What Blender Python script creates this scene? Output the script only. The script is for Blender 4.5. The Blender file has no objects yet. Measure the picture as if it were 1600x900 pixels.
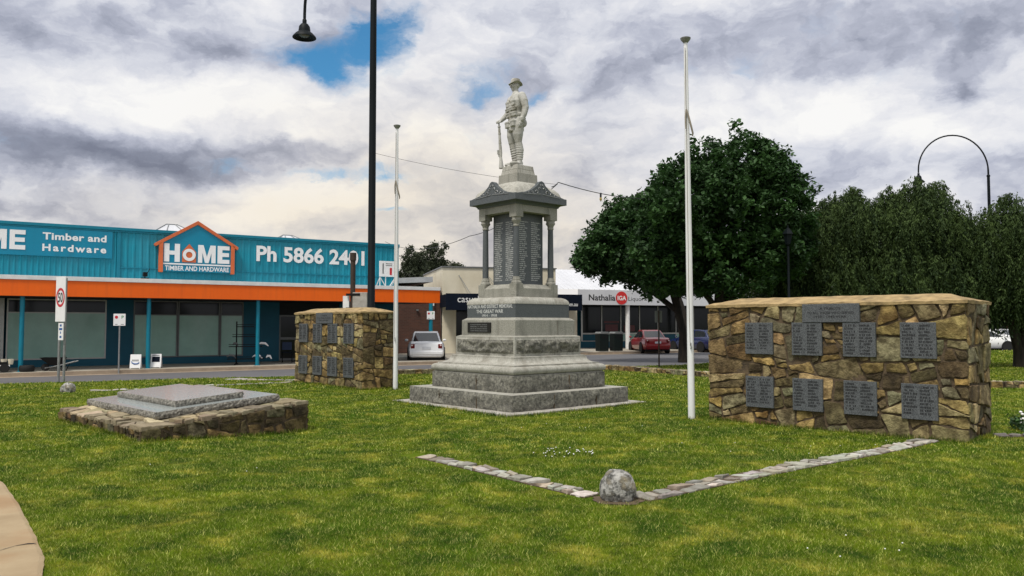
import bpy, bmesh, math, random
import numpy as np
from mathutils import Vector, Matrix, noise as mnoise
random.seed(7); rng = np.random.default_rng(7)
R = math.radians; PI = math.pi
SC = bpy.context.scene; COL = SC.collection

# ------------------------------------------------------------------ mesh helpers
class MB:
    def __init__(s): s.v = []; s.f = []; s.m = []; s.c = []; s.mi = 0; s.col = (1, 1, 1); s.usecol = False; s.X = None
    def add(s, vs, fs, M=None):
        n = len(s.v)
        if s.X is not None: M = s.X if M is None else s.X @ M
        if M is not None: vs = [M @ Vector(p) for p in vs]
        s.v += [tuple(p) for p in vs]
        for f in fs:
            s.f.append(tuple(i + n for i in f)); s.m.append(s.mi); s.c.append(s.col)
        return s
    def box(s, x0, x1, y0, y1, z0, z1, M=None):
        vs = [(x0,y0,z0),(x1,y0,z0),(x1,y1,z0),(x0,y1,z0),(x0,y0,z1),(x1,y0,z1),(x1,y1,z1),(x0,y1,z1)]
        return s.add(vs, [(0,3,2,1),(4,5,6,7),(0,1,5,4),(1,2,6,5),(2,3,7,6),(3,0,4,7)], M)
    def frustum(s, a, z0, b, z1, M=None):          # square frustum, half sizes a, b
        vs = [(-a,-a,z0),(a,-a,z0),(a,a,z0),(-a,a,z0),(-b,-b,z1),(b,-b,z1),(b,b,z1),(-b,b,z1)]
        return s.add(vs, [(0,3,2,1),(4,5,6,7),(0,1,5,4),(1,2,6,5),(2,3,7,6),(3,0,4,7)], M)
    def sqprofile(s, prof, M=None):                # square "lathe": (half, z) rings
        vs = []; fs = []
        for h, z in prof: vs += [(-h,-h,z),(h,-h,z),(h,h,z),(-h,h,z)]
        for i in range(len(prof)-1):
            for k in range(4):
                a = i*4+k; b = i*4+(k+1) % 4; fs.append((a, b, b+4, a+4))
        fs.append((3,2,1,0)); t = (len(prof)-1)*4; fs.append((t,t+1,t+2,t+3))
        return s.add(vs, fs, M)
    def prism(s, poly, h0, h1, M=None):            # polygon in XY, extruded along Z
        n = len(poly)
        vs = [(x,y,h0) for x,y in poly]+[(x,y,h1) for x,y in poly]
        fs = [tuple(range(n-1,-1,-1)), tuple(range(n,2*n))]+[(i,(i+1)%n,n+(i+1)%n,n+i) for i in range(n)]
        return s.add(vs, fs, M)
    def lathe(s, prof, n=20, M=None):
        vs = []; fs = []
        for r, z in prof:
            for k in range(n):
                a = 2*PI*k/n; vs.append((r*math.cos(a), r*math.sin(a), z))
        for i in range(len(prof)-1):
            for k in range(n):
                fs.append((i*n+k, i*n+(k+1)%n, (i+1)*n+(k+1)%n, (i+1)*n+k))
        fs.append(tuple(range(n-1,-1,-1))); t=(len(prof)-1)*n; fs.append(tuple(range(t,t+n)))
        return s.add(vs, fs, M)
    def tube(s, pts, rad, n=8, M=None):
        P = [Vector(p) for p in pts]
        if not hasattr(rad, '__len__'): rad = [rad]*len(P)
        vs = []; fs = []; ref = None
        for i, p in enumerate(P):
            d = (P[min(i+1,len(P)-1)]-P[max(i-1,0)]).normalized()
            if ref is None: ref = Vector((1,0,0)) if abs(d.x) < .8 else Vector((0,1,0))
            a = (ref - d*ref.dot(d)).normalized(); b = d.cross(a); ref = a
            for k in range(n):
                t = 2*PI*k/n; vs.append(p+(a*math.cos(t)+b*math.sin(t))*rad[i])
        for i in range(len(P)-1):
            for k in range(n): fs.append((i*n+k, i*n+(k+1)%n, (i+1)*n+(k+1)%n, (i+1)*n+k))
        fs.append(tuple(range(n-1,-1,-1))); t=(len(P)-1)*n; fs.append(tuple(range(t,t+n)))
        return s.add(vs, fs, M)
    def cyl(s, x, y, z0, z1, r, n=16, r2=None): return s.tube([(x,y,z0),(x,y,z1)], [r, r if r2 is None else r2], n)
    def ell(s, c, r, M=None, nu=14, nv=9):
        vs = [(0,0,-1)]; fs = []
        for j in range(1,nv):
            t = -PI/2+PI*j/nv
            for k in range(nu):
                a = 2*PI*k/nu; vs.append((math.cos(t)*math.cos(a), math.cos(t)*math.sin(a), math.sin(t)))
        vs.append((0,0,1)); top = len(vs)-1
        for k in range(nu):
            fs.append((0,1+(k+1)%nu,1+k)); fs.append((top,top-nu+k,top-nu+(k+1)%nu))
        for j in range(nv-2):
            for k in range(nu):
                a=1+j*nu+k; b=1+j*nu+(k+1)%nu; fs.append((a,b,b+nu,a+nu))
        T = Matrix.Translation(c)@(M if M is not None else Matrix())@Matrix.Diagonal((*r,1))
        return s.add(vs, fs, T)
    def cap(s, a, b, ra, rb, n=12):                 # capsule-like limb
        s.tube([a, b], [ra, rb], n); s.ell(a, (ra,)*3); s.ell(b, (rb,)*3); return s
    def build(s, name, mats, parent=None, smooth=None, bevel=0, loc=None, rotz=None):
        me = bpy.data.meshes.new(name); me.from_pydata(s.v, [], s.f)
        for m in (mats if isinstance(mats,(list,tuple)) else [mats]): me.materials.append(m)
        me.polygons.foreach_set('material_index', s.m)
        if s.usecol:
            at = me.color_attributes.new('col','FLOAT_COLOR','CORNER'); arr = []
            for p, c in zip(s.f, s.c): arr += [c[0],c[1],c[2],1.0]*len(p)
            at.data.foreach_set('color', arr)
        me.update()
        if smooth is not None:
            me.polygons.foreach_set('use_smooth',[True]*len(me.polygons)); me.set_sharp_from_angle(angle=R(smooth))
        return link(name, me, parent, bevel, loc, rotz)

def link(name, me, parent=None, bevel=0, loc=None, rotz=None):
    o = bpy.data.objects.new(name, me); COL.objects.link(o); me.name = name
    if parent is not None: o.parent = parent
    if loc is not None: o.location = loc
    if rotz is not None: o.rotation_euler = (0,0,rotz)
    if bevel:
        b = o.modifiers.new('bevel','BEVEL'); b.width = bevel; b.segments = 2; b.limit_method='ANGLE'; b.angle_limit = R(40)
    return o

def npmesh(name, V, F, mats, parent=None, col=None, smooth=False):   # quads/tris as numpy
    me = bpy.data.meshes.new(name); nv=len(V); nf,k=F.shape
    me.vertices.add(nv); me.vertices.foreach_set('co', V.astype(np.float32).ravel())
    me.loops.add(nf*k); me.loops.foreach_set('vertex_index', F.astype(np.int32).ravel())
    me.polygons.add(nf); me.polygons.foreach_set('loop_start', np.arange(nf,dtype=np.int32)*k)
    me.update(calc_edges=True)
    for m in (mats if isinstance(mats,(list,tuple)) else [mats]): me.materials.append(m)
    if col is not None:
        at = me.color_attributes.new('col','FLOAT_COLOR','POINT')
        c4 = np.ones((nv,4),np.float32); c4[:,:3]=col; at.data.foreach_set('color', c4.ravel())
    me.polygons.foreach_set('use_smooth', np.full(nf, smooth))
    me.validate()
    return link(name, me, parent)

def tag(o, label=None, cat=None, group=None, kind=None):
    if label: o['label']=label
    if cat: o['category']=cat
    if group: o['group']=group
    if kind: o['kind']=kind
    return o
def empty(name, loc, rz, label, cat, group=None):
    o = bpy.data.objects.new(name, None); COL.objects.link(o); o.location = loc; o.rotation_euler=(0,0,rz)
    o.empty_display_size=.3
    return tag(o, label, cat, group)
def copy_tree(o, parent=None):
    c = o.copy(); COL.objects.link(c)
    if parent is not None: c.parent = parent
    for ch in list(o.children): copy_tree(ch, c)
    return c

def text_geo(txt, size=1, bold=0, depth=0, space=1, align='CENTER', sx=1):
    cu = bpy.data.curves.new('t','FONT'); cu.body=txt; cu.size=size; cu.offset=bold*size; cu.extrude=depth; cu.space_character=space
    cu.align_x=align; cu.resolution_u=3
    o = bpy.data.objects.new('t',cu); COL.objects.link(o)
    dg = bpy.context.evaluated_depsgraph_get(); me = bpy.data.meshes.new_from_object(o.evaluated_get(dg))
    vs=[(v.co.x*sx,v.co.y,v.co.z) for v in me.vertices]; fs=[tuple(p.vertices) for p in me.polygons]
    bpy.data.objects.remove(o); bpy.data.curves.remove(cu); bpy.data.meshes.remove(me)
    return vs, fs
def put_text(mb, txt, M, width=None, **k):
    """text in the XY plane of M; scaled in x to the given width"""
    vs, fs = text_geo(txt, **k)
    if width:
        x0=min(v[0] for v in vs); x1=max(v[0] for v in vs); s=width/(x1-x0); c=(x0+x1)/2 if k.get('align','CENTER')=='CENTER' else x0
        vs=[((v[0]-c)*s, v[1], v[2]) for v in vs]
    mb.add(vs, fs, M)
UP = Matrix(((1,0,0,0),(0,0,-1,0),(0,1,0,0),(0,0,0,1)))      # XY plane -> stands up, facing -Y
def face(x,y,z): return Matrix.Translation((x,y,z))@UP
def faceX(x,y,z): return Matrix.Translation((x,y,z))@Matrix.Rotation(PI/2,4,'Z')@UP   # facing +X
def scribble(mb, M, x0, x1, y, h):                            # a worn, unreadable engraved word row
    x=x0
    while x < x1-.4*h:
        w = h*random.uniform(.32,.6)
        if random.random()<.12: x+=h*.5; continue
        hh = h*random.uniform(.75,1)
        t = h*.23
        k = random.randint(0,3)
        r = [(x,x+t,y,y+hh)]
        if k!=1: r.append((x+w-t,x+w,y,y+hh))
        if k in(0,2): r.append((x+t,x+w-t,y+hh-t,y+hh))
        if k in(1,2): r.append((x+t,x+w,y,y+t))
        if k in(0,3): r.append((x+t,x+w-t,y+hh*.45,y+hh*.45+t))
        for a,b,c,d in r: mb.add([(a,c,0),(b,c,0),(b,d,0),(a,d,0)],[(0,1,2,3)],M)
        x += w+h*.16

# ------------------------------------------------------------------ materials
def newmat(name):
    m = bpy.data.materials.new(name); m.use_nodes=True; nt=m.node_tree; b=nt.nodes['Principled BSDF']
    return m, nt, b
def N(nt, t, **k):
    n = nt.nodes.new(t)
    for a,v in k.items():
        if a=='ins':
            for i,x in v.items(): n.inputs[i].default_value=x
        else: setattr(n,a,v)
    return n
def rgb(c): return (c[0],c[1],c[2],1)
def mat(name, c1, c2=None, streak=None, scale=6, rough=.7, metal=0, bump=0, bscale=None, attr=False, spec=.4, detail=6, c3=None, s3=1.3, lo=.35, hi=.65, sheen=0, coat=0, stretch=None, dist=.02):
    m, nt, b = newmat(name); L=nt.links.new
    b.inputs['Roughness'].default_value=rough; b.inputs['Metallic'].default_value=metal; b.inputs['Specular IOR Level'].default_value=spec
    if coat: b.inputs['Coat Weight'].default_value=coat; b.inputs['Coat Roughness'].default_value=.05
    tc=N(nt,'ShaderNodeTexCoord'); vec=tc.outputs['Object']
    if stretch:
        mp=N(nt,'ShaderNodeMapping'); mp.inputs['Scale'].default_value=stretch; L(vec,mp.inputs[0]); vec=mp.outputs[0]
    if c2 is None: c2=tuple(x*.86 for x in c1)
    nz=N(nt,'ShaderNodeTexNoise',ins={'Scale':scale,'Detail':detail,'Roughness':.62}); L(vec,nz.inputs['Vector'])
    rp=N(nt,'ShaderNodeMapRange',ins={1:lo,2:hi}); L(nz.outputs[0],rp.inputs[0])
    mx=N(nt,'ShaderNodeMix',data_type='RGBA'); mx.inputs[6].default_value=rgb(c1); mx.inputs[7].default_value=rgb(c2); L(rp.outputs[0],mx.inputs[0])
    out=mx.outputs[2]
    if c3 is not None:
        n3=N(nt,'ShaderNodeTexNoise',ins={'Scale':s3,'Detail':5,'Roughness':.6}); L(vec,n3.inputs['Vector'])
        r3=N(nt,'ShaderNodeMapRange',ins={1:.5,2:.7}); L(n3.outputs[0],r3.inputs[0])
        m3=N(nt,'ShaderNodeMix',data_type='RGBA'); m3.inputs[7].default_value=rgb(c3); L(r3.outputs[0],m3.inputs[0]); L(out,m3.inputs[6]); out=m3.outputs[2]
    if streak:                          # rain-washed vertical staining
        mp2=N(nt,'ShaderNodeMapping'); mp2.inputs['Scale'].default_value=(streak[1],streak[1],streak[1]*.07); L(tc.outputs['Object'],mp2.inputs[0])
        n4=N(nt,'ShaderNodeTexNoise',ins={'Scale':1.0,'Detail':7,'Roughness':.65}); L(mp2.outputs[0],n4.inputs['Vector'])
        r4=N(nt,'ShaderNodeMapRange',ins={1:.5,2:.72,4:streak[2]}); L(n4.outputs[0],r4.inputs[0])
        m4=N(nt,'ShaderNodeMix',data_type='RGBA'); m4.inputs[7].default_value=rgb(streak[0]); L(r4.outputs[0],m4.inputs[0]); L(out,m4.inputs[6]); out=m4.outputs[2]
    if attr:
        at=N(nt,'ShaderNodeVertexColor',layer_name='col')
        mm=N(nt,'ShaderNodeMix',data_type='RGBA',blend_type='MULTIPLY'); mm.inputs[0].default_value=1; L(at.outputs[0],mm.inputs[6]); L(out,mm.inputs[7]); out=mm.outputs[2]
    L(out,b.inputs['Base Color'])
    if bump:
        nb=N(nt,'ShaderNodeTexNoise',ins={'Scale':bscale or scale*3,'Detail':8,'Roughness':.65}); L(vec,nb.inputs['Vector'])
        bp=N(nt,'ShaderNodeBump',ins={'Strength':bump,'Distance':dist}); L(nb.outputs[0],bp.inputs['Height']); L(bp.outputs[0],b.inputs['Normal'])
    return m
MT={}
MT['granite']=mat('granite_light',(.37,.36,.31),(.215,.21,.18),scale=55,bump=.35,bscale=120,rough=.8,streak=((.12,.118,.10),9,.75),c3=(.20,.195,.165),s3=2.2,dist=.006)
MT['granite_top']=mat('granite_pale',(.44,.43,.38),(.29,.283,.245),scale=36,bump=.35,bscale=90,rough=.85,streak=((.16,.15,.12),10,.7),c3=(.24,.225,.19),s3=3,dist=.006)
MT['rock']=mat('granite_rockface',(.27,.26,.215),(.075,.074,.064),scale=17,bump=1,bscale=22,rough=.9,c3=(.09,.088,.075),s3=3,dist=.03)
MT['dark_granite']=mat('granite_dark',(.10,.112,.117),(.052,.06,.064),scale=70,bump=.08,bscale=150,rough=.5,spec=.5,dist=.004)
MT['plaque_granite']=mat('granite_plaque',(.125,.133,.14),(.04,.045,.05),scale=95,rough=.55,spec=.45,bump=.06,bscale=200,dist=.003,lo=.42,hi=.58)
MT['letter_white']=mat('paint_letter_white',(.62,.63,.61),(.4,.41,.4),scale=30,rough=.6)
MT['letter_black']=mat('paint_letter_black',(.012,.012,.014),rough=.6)
MT['bronze']=mat('bronze_dark',(.03,.028,.024),(.018,.017,.015),scale=20,rough=.5,metal=.5)
MT['statue']=mat('statue_stone',(.47,.465,.43),(.30,.298,.27),scale=9,bump=.2,bscale=60,rough=.85,c3=(.24,.225,.18),s3=5,dist=.01,lo=.4,hi=.75)
MT['stone']=mat('rubble_stone',(1.45,1.4,1.2),(.5,.455,.36),scale=6,bump=1,bscale=16,rough=.9,attr=True,dist=.05,c3=(.42,.34,.22),s3=3.2,detail=12,lo=.41,hi=.60)
MT['mortar']=mat('mortar_brown',(.135,.095,.056),(.05,.037,.024),scale=9,bump=.8,bscale=30,rough=.95,dist=.02)
MT['cap']=mat('mortar_cap',(.43,.31,.15),(.27,.19,.09),scale=6,bump=.7,bscale=30,rough=.95,dist=.015,c3=(.17,.125,.065),s3=4)
MT['flag']=mat('flagstone',(.95,.95,.95),(.6,.58,.54),scale=12,bump=.6,bscale=30,rough=.9,attr=True,dist=.015)
MT['boulder']=mat('boulder_granite',(.42,.41,.38),(.07,.07,.065),scale=18,bump=1,bscale=24,rough=.9,dist=.035,c3=(.30,.26,.18),s3=9,lo=.43,hi=.58,detail=10)
MT['slab']=mat('slab_polished',(.36,.39,.385),(.26,.285,.28),scale=40,rough=.16,spec=.6,c3=(.31,.335,.33),s3=3)
MT['slabr']=mat('slab_rock_edge',(.34,.325,.28),(.075,.07,.06),scale=24,rough=.9,bump=1,bscale=45,dist=.02)
MT['concrete']=mat('concrete_grey',(.42,.40,.36),(.30,.28,.25),scale=5,bump=.3,bscale=60,rough=.9,c3=(.24,.22,.18),s3=2,dist=.006)
MT['path']=mat('path_concrete',(.36,.275,.165),(.285,.21,.12),scale=2.2,bump=.35,bscale=90,rough=.9,c3=(.29,.175,.085),s3=.9,dist=.006)
MT['footpath']=mat('footpath_paving',(.37,.34,.28),(.27,.245,.2),scale=1.5,bump=.2,bscale=50,rough=.9,c3=(.21,.185,.15),s3=.6,dist=.01)
MT['kerb']=mat('kerb_concrete',(.36,.29,.215),(.27,.215,.16),scale=3,rough=.9)
MT['asphalt']=mat('asphalt',(.115,.115,.122),(.085,.085,.092),scale=.5,bump=.4,bscale=140,rough=.85,c3=(.135,.132,.135),s3=.25,dist=.006)
MT['white_line']=mat('road_paint',(.6,.6,.58),(.4,.4,.38),scale=8,rough=.8)
MT['soil']=mat('bare_soil',(.12,.085,.05),(.07,.05,.03),scale=8,bump=.5,rough=1)
def teal(nm,c): return mat(nm,c,tuple(x*.80 for x in c),scale=.9,rough=.5,bump=.05,bscale=8,streak=(tuple(x*.55+.02 for x in c),5,.5),c3=tuple(x*.9+.02 for x in c),s3=.5)
MT['teal']=teal('sheet_teal',(.0,.245,.345))
MT['teal_panel']=mat('panel_teal',(.0,.215,.345),(.0,.195,.315),scale=.6,rough=.4,streak=((.01,.13,.2),4,.4))
MT['teal_trim']=mat('trim_teal',(.0,.19,.28),rough=.45)
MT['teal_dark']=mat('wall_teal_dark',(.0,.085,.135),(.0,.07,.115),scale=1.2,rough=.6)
MT['orange']=mat('fascia_orange',(.90,.14,.0),(.84,.12,.0),scale=.7,rough=.45,streak=((.55,.085,.01),5,.35))
MT['logo_orange']=mat('logo_orange',(.62,.14,.045),rough=.5)
MT['white']=mat('paint_white',(.78,.78,.77),(.66,.66,.65),scale=3,rough=.5)
MT['sign_white']=mat('sign_white',(.8,.8,.8),(.76,.76,.76),rough=.5)
MT['pole_white']=mat('pole_white',(.8,.81,.82),(.68,.68,.67),scale=4,rough=.4,stretch=(1,1,.25))
MT['black']=mat('black_paint',(.006,.0065,.007),rough=.6,spec=.2)
MT['lamp_green']=mat('lamp_post_dark',(.004,.007,.009),rough=.55,spec=.15)
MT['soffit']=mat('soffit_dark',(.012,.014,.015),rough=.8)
MT['frosted']=mat('glass_painted',(.33,.53,.455),(.27,.44,.375),scale=1.1,rough=.14,spec=.4,streak=((.32,.44,.40),2.5,.5))
MT['glass']=mat('glass_dark',(.006,.008,.009),(.01,.013,.014),scale=.7,rough=.1,spec=.25)
MT['alu']=mat('aluminium',(.42,.42,.4),rough=.4,metal=.6)
MT['alu_dark']=mat('frame_grey',(.16,.165,.165),rough=.5)
MT['galv']=mat('galvanised',(.33,.34,.34),(.22,.225,.225),scale=12,rough=.5,metal=.5)
MT['cream']=mat('render_cream',(.74,.67,.52),(.66,.6,.46),scale=1.3,rough=.8,c3=(.6,.53,.39),s3=.6)
MT['navy']=mat('awning_navy',(.003,.007,.018),(.002,.005,.013),rough=.8,spec=.15)
MT['zinc']=mat('roof_zinc',(.55,.56,.57),(.42,.43,.44),scale=2,rough=.5,metal=.2)
MT['white_roof']=mat('roof_white',(.60,.61,.64),(.53,.54,.57),scale=.8,rough=.55)
MT['red']=mat('logo_red',(.6,.02,.02),rough=.5)
MT['redsign']=mat('sign_red',(.55,.02,.03),rough=.5)
MT['green_sign']=mat('sign_green',(.02,.25,.06),rough=.5)
MT['blue_sign']=mat('sign_blue',(.02,.10,.32),rough=.5)
MT['rubber']=mat('rubber',(.012,.012,.012),rough=.8)
MT['bin']=mat('bin_green',(.004,.010,.009),(.003,.007,.006),rough=.6,spec=.2)
MT['bark']=mat('bark',(.04,.031,.022),(.014,.011,.009),scale=9,bump=1,bscale=20,rough=.95,stretch=(1,1,.25),dist=.04)
MT['red_reflection']=mat('reflection_dull_red',(.10,.012,.014),rough=.4)  # flat colour for the reddish reflections painted on the white store's windows
MT['chair_blue']=mat('chair_blue',(.008,.022,.06),rough=.7)
MT['rust']=mat('steel_brown',(.055,.035,.024),(.03,.02,.015),scale=8,rough=.7)
MT['cable']=mat('cable_dark',(.03,.032,.035),rough=.6)
MT['bulb']=mat('bulb_amber',(.55,.40,.12),rough=.2)
MT['rope']=mat('rope',(.27,.24,.19),rough=.9)
MT['daisy']=mat('petal_white',(.85,.85,.82),rough=.7)
MT['plate']=mat('number_plate',(.6,.62,.66),rough=.4)
MT['taillight']=mat('tail_light',(.16,.004,.006),(.1,.004,.006),rough=.15)
MT['reflector']=mat('light_clear',(.75,.6,.55),rough=.15)
MT['carglass']=mat('car_glass',(.03,.036,.04),rough=.04,spec=.8)
MT['under']=mat('car_under',(.006,.006,.006),rough=.9)
for nm,c in dict(silver=(.72,.73,.74),red_car=(.25,.008,.012),blue_car=(.008,.018,.075),white_car=(.75,.75,.74)).items():
    MT[nm]=mat('car_paint_'+nm,c,c,rough=.28,spec=.5,coat=.7)

def brick_mat():
    m,nt,b=newmat('brick_brown'); L=nt.links.new; tc=N(nt,'ShaderNodeTexCoord'); mp=N(nt,'ShaderNodeMapping'); mp.inputs['Rotation'].default_value=(R(90),0,0); L(tc.outputs['Object'],mp.inputs[0])
    br=N(nt,'ShaderNodeTexBrick',ins={'Color1':(.10,.038,.024,1),'Color2':(.065,.026,.018,1),'Mortar':(.085,.06,.045,1),'Scale':1,'Mortar Size':.008,'Brick Width':.24,'Row Height':.086})
    L(mp.outputs[0],br.inputs[0]); L(br.outputs[0],b.inputs['Base Color']); b.inputs['Roughness'].default_value=.9
    return m
MT['brick']=brick_mat()

def leaf_mat(name, c1, c2, rough=.6, trans=.25):
    m,nt,b=newmat(name); L=nt.links.new; out=nt.nodes['Material Output']
    at=N(nt,'ShaderNodeVertexColor',layer_name='col'); mx=N(nt,'ShaderNodeMix',data_type='RGBA'); mx.inputs[6].default_value=rgb(c1); mx.inputs[7].default_value=rgb(c2)
    sp=N(nt,'ShaderNodeSeparateColor'); L(at.outputs[0],sp.inputs[0]); L(sp.outputs[0],mx.inputs[0]); L(mx.outputs[2],b.inputs['Base Color'])
    b.inputs['Roughness'].default_value=rough; b.inputs['Specular IOR Level'].default_value=.25
    tr=N(nt,'ShaderNodeBsdfTranslucent'); L(mx.outputs[2],tr.inputs[0]); ms=N(nt,'ShaderNodeMixShader'); ms.inputs[0].default_value=trans
    L(b.outputs[0],ms.inputs[1]); L(tr.outputs[0],ms.inputs[2]); L(ms.outputs[0],out.inputs[0]); return m
MT['leaf_dark']=leaf_mat('leaf_broad',(.012,.032,.011),(.052,.12,.03))
MT['leaf_brown']=leaf_mat('leaf_dull',(.022,.036,.016),(.06,.075,.03))
MT['leaf_pepper']=leaf_mat('leaf_pepper',(.010,.025,.008),(.078,.122,.028),.75,.15)
MT['leaf_gum']=leaf_mat('leaf_gum',(.03,.042,.022),(.07,.085,.045))

def lawn_color(nt, L, darker=1.0, blade=False):
    g=N(nt,'ShaderNodeNewGeometry'); pos=g.outputs['Position']
    def nz(s,d=4,dist=0):
        n=N(nt,'ShaderNodeTexNoise',ins={'Scale':s,'Detail':d,'Roughness':.6,'Distortion':dist}); L(pos,n.inputs['Vector']); return n.outputs[0]
    def mr(x,a,b):
        r=N(nt,'ShaderNodeMapRange',ins={1:a,2:b}); L(x,r.inputs[0]); return r.outputs[0]
    def mix(f,a,b):
        m=N(nt,'ShaderNodeMix',data_type='RGBA')
        for s,x in ((6,a),(7,b)):
            if isinstance(x,tuple): m.inputs[s].default_value=rgb(tuple(v*darker for v in x))
            else: L(x,m.inputs[s])
        L(f,m.inputs[0]); return m.outputs[2]
    rnd=None
    if blade:
        at=N(nt,'ShaderNodeVertexColor',layer_name='col'); sp=N(nt,'ShaderNodeSeparateColor'); L(at.outputs[0],sp.inputs[0]); rnd=sp.outputs[2]
    def jit(x,k):                       # each blade picks its own side of a patch's edge
        if rnd is None: return x
        m=N(nt,'ShaderNodeMath',operation='MULTIPLY_ADD'); L(rnd,m.inputs[0]); m.inputs[1].default_value=k; a=N(nt,'ShaderNodeMath',operation='SUBTRACT'); L(x,a.inputs[0]); a.inputs[1].default_value=k/2; L(a.outputs[0],m.inputs[2]); return m.outputs[0]
    base=mix(mr(jit(nz(.5,6),.25),.36,.64),(.078,.158,.005),(.205,.275,.010))
    straw=mix(mr(jit(nz(2.0,9,.6),.34),.53,.70),base,(.50,.46,.06))
    dark=mix(mr(jit(nz(2.2,8),.26),.48,.66),straw,(.046,.104,.005))
    if blade:
        hv=mix(sp.outputs[0],dark,(.74,.72,.22)); 
        m=N(nt,'ShaderNodeMix',data_type='RGBA',blend_type='MULTIPLY'); m.inputs[0].default_value=1; L(hv,m.inputs[6])
        mm=N(nt,'ShaderNodeCombineColor'); 
        for i in range(3): L(sp.outputs[1],mm.inputs[i])
        L(mm.outputs[0],m.inputs[7]); return m.outputs[2]
    return dark
def grass_mats():
    m,nt,b=newmat('lawn_turf'); L=nt.links.new; L(lawn_color(nt,L,.72),b.inputs['Base Color']); b.inputs['Roughness'].default_value=.95; b.inputs['Specular IOR Level'].default_value=.1
    g=N(nt,'ShaderNodeNewGeometry'); n=N(nt,'ShaderNodeTexNoise',ins={'Scale':60,'Detail':6}); L(g.outputs['Position'],n.inputs['Vector']); bp=N(nt,'ShaderNodeBump',ins={'Strength':.9,'Distance':.05}); L(n.outputs[0],bp.inputs['Height']); L(bp.outputs[0],b.inputs['Normal'])
    m2,nt,b=newmat('grass_blade'); L=nt.links.new; c=lawn_color(nt,L,1.0,True); L(c,b.inputs['Base Color']); b.inputs['Roughness'].default_value=.6; b.inputs['Specular IOR Level'].default_value=.2
    tr=N(nt,'ShaderNodeBsdfTranslucent'); L(c,tr.inputs[0]); ms=N(nt,'ShaderNodeMixShader'); ms.inputs[0].default_value=.35; L(b.outputs[0],ms.inputs[1]); L(tr.outputs[0],ms.inputs[2]); L(ms.outputs[0],nt.nodes['Material Output'].inputs[0])
    return m,m2
MT['lawn'],MT['blade']=grass_mats()
#@@SETTING
# ------------------------------------------------------------------ camera, light, sky
cam=bpy.data.cameras.new('camera'); co=bpy.data.objects.new('camera',cam); COL.objects.link(co); SC.camera=co
co.location=(0,0,1.6); co.rotation_euler=(R(90)+math.atan(58/1250),0,0); cam.sensor_width=36; cam.lens=1250/1600*36; cam.clip_end=3000; cam.clip_start=.05
SC.view_settings.view_transform='Standard'; SC.view_settings.look='None'; SC.view_settings.exposure=.12; SC.view_settings.gamma=1
SUN_AZ, SUN_EL = R(212), R(62)      # azimuth clockwise from +Y
sl=bpy.data.lights.new('sun','SUN'); sl.energy=3.1; sl.angle=R(11); sl.color=(1,.95,.86); so=bpy.data.objects.new('sun',sl); COL.objects.link(so)
sd=Vector((math.sin(SUN_AZ)*math.cos(SUN_EL), math.cos(SUN_AZ)*math.cos(SUN_EL), math.sin(SUN_EL)))
so.rotation_euler=(-sd).to_track_quat('-Z','Y').to_euler(); so.location=(0,0,30)

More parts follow.
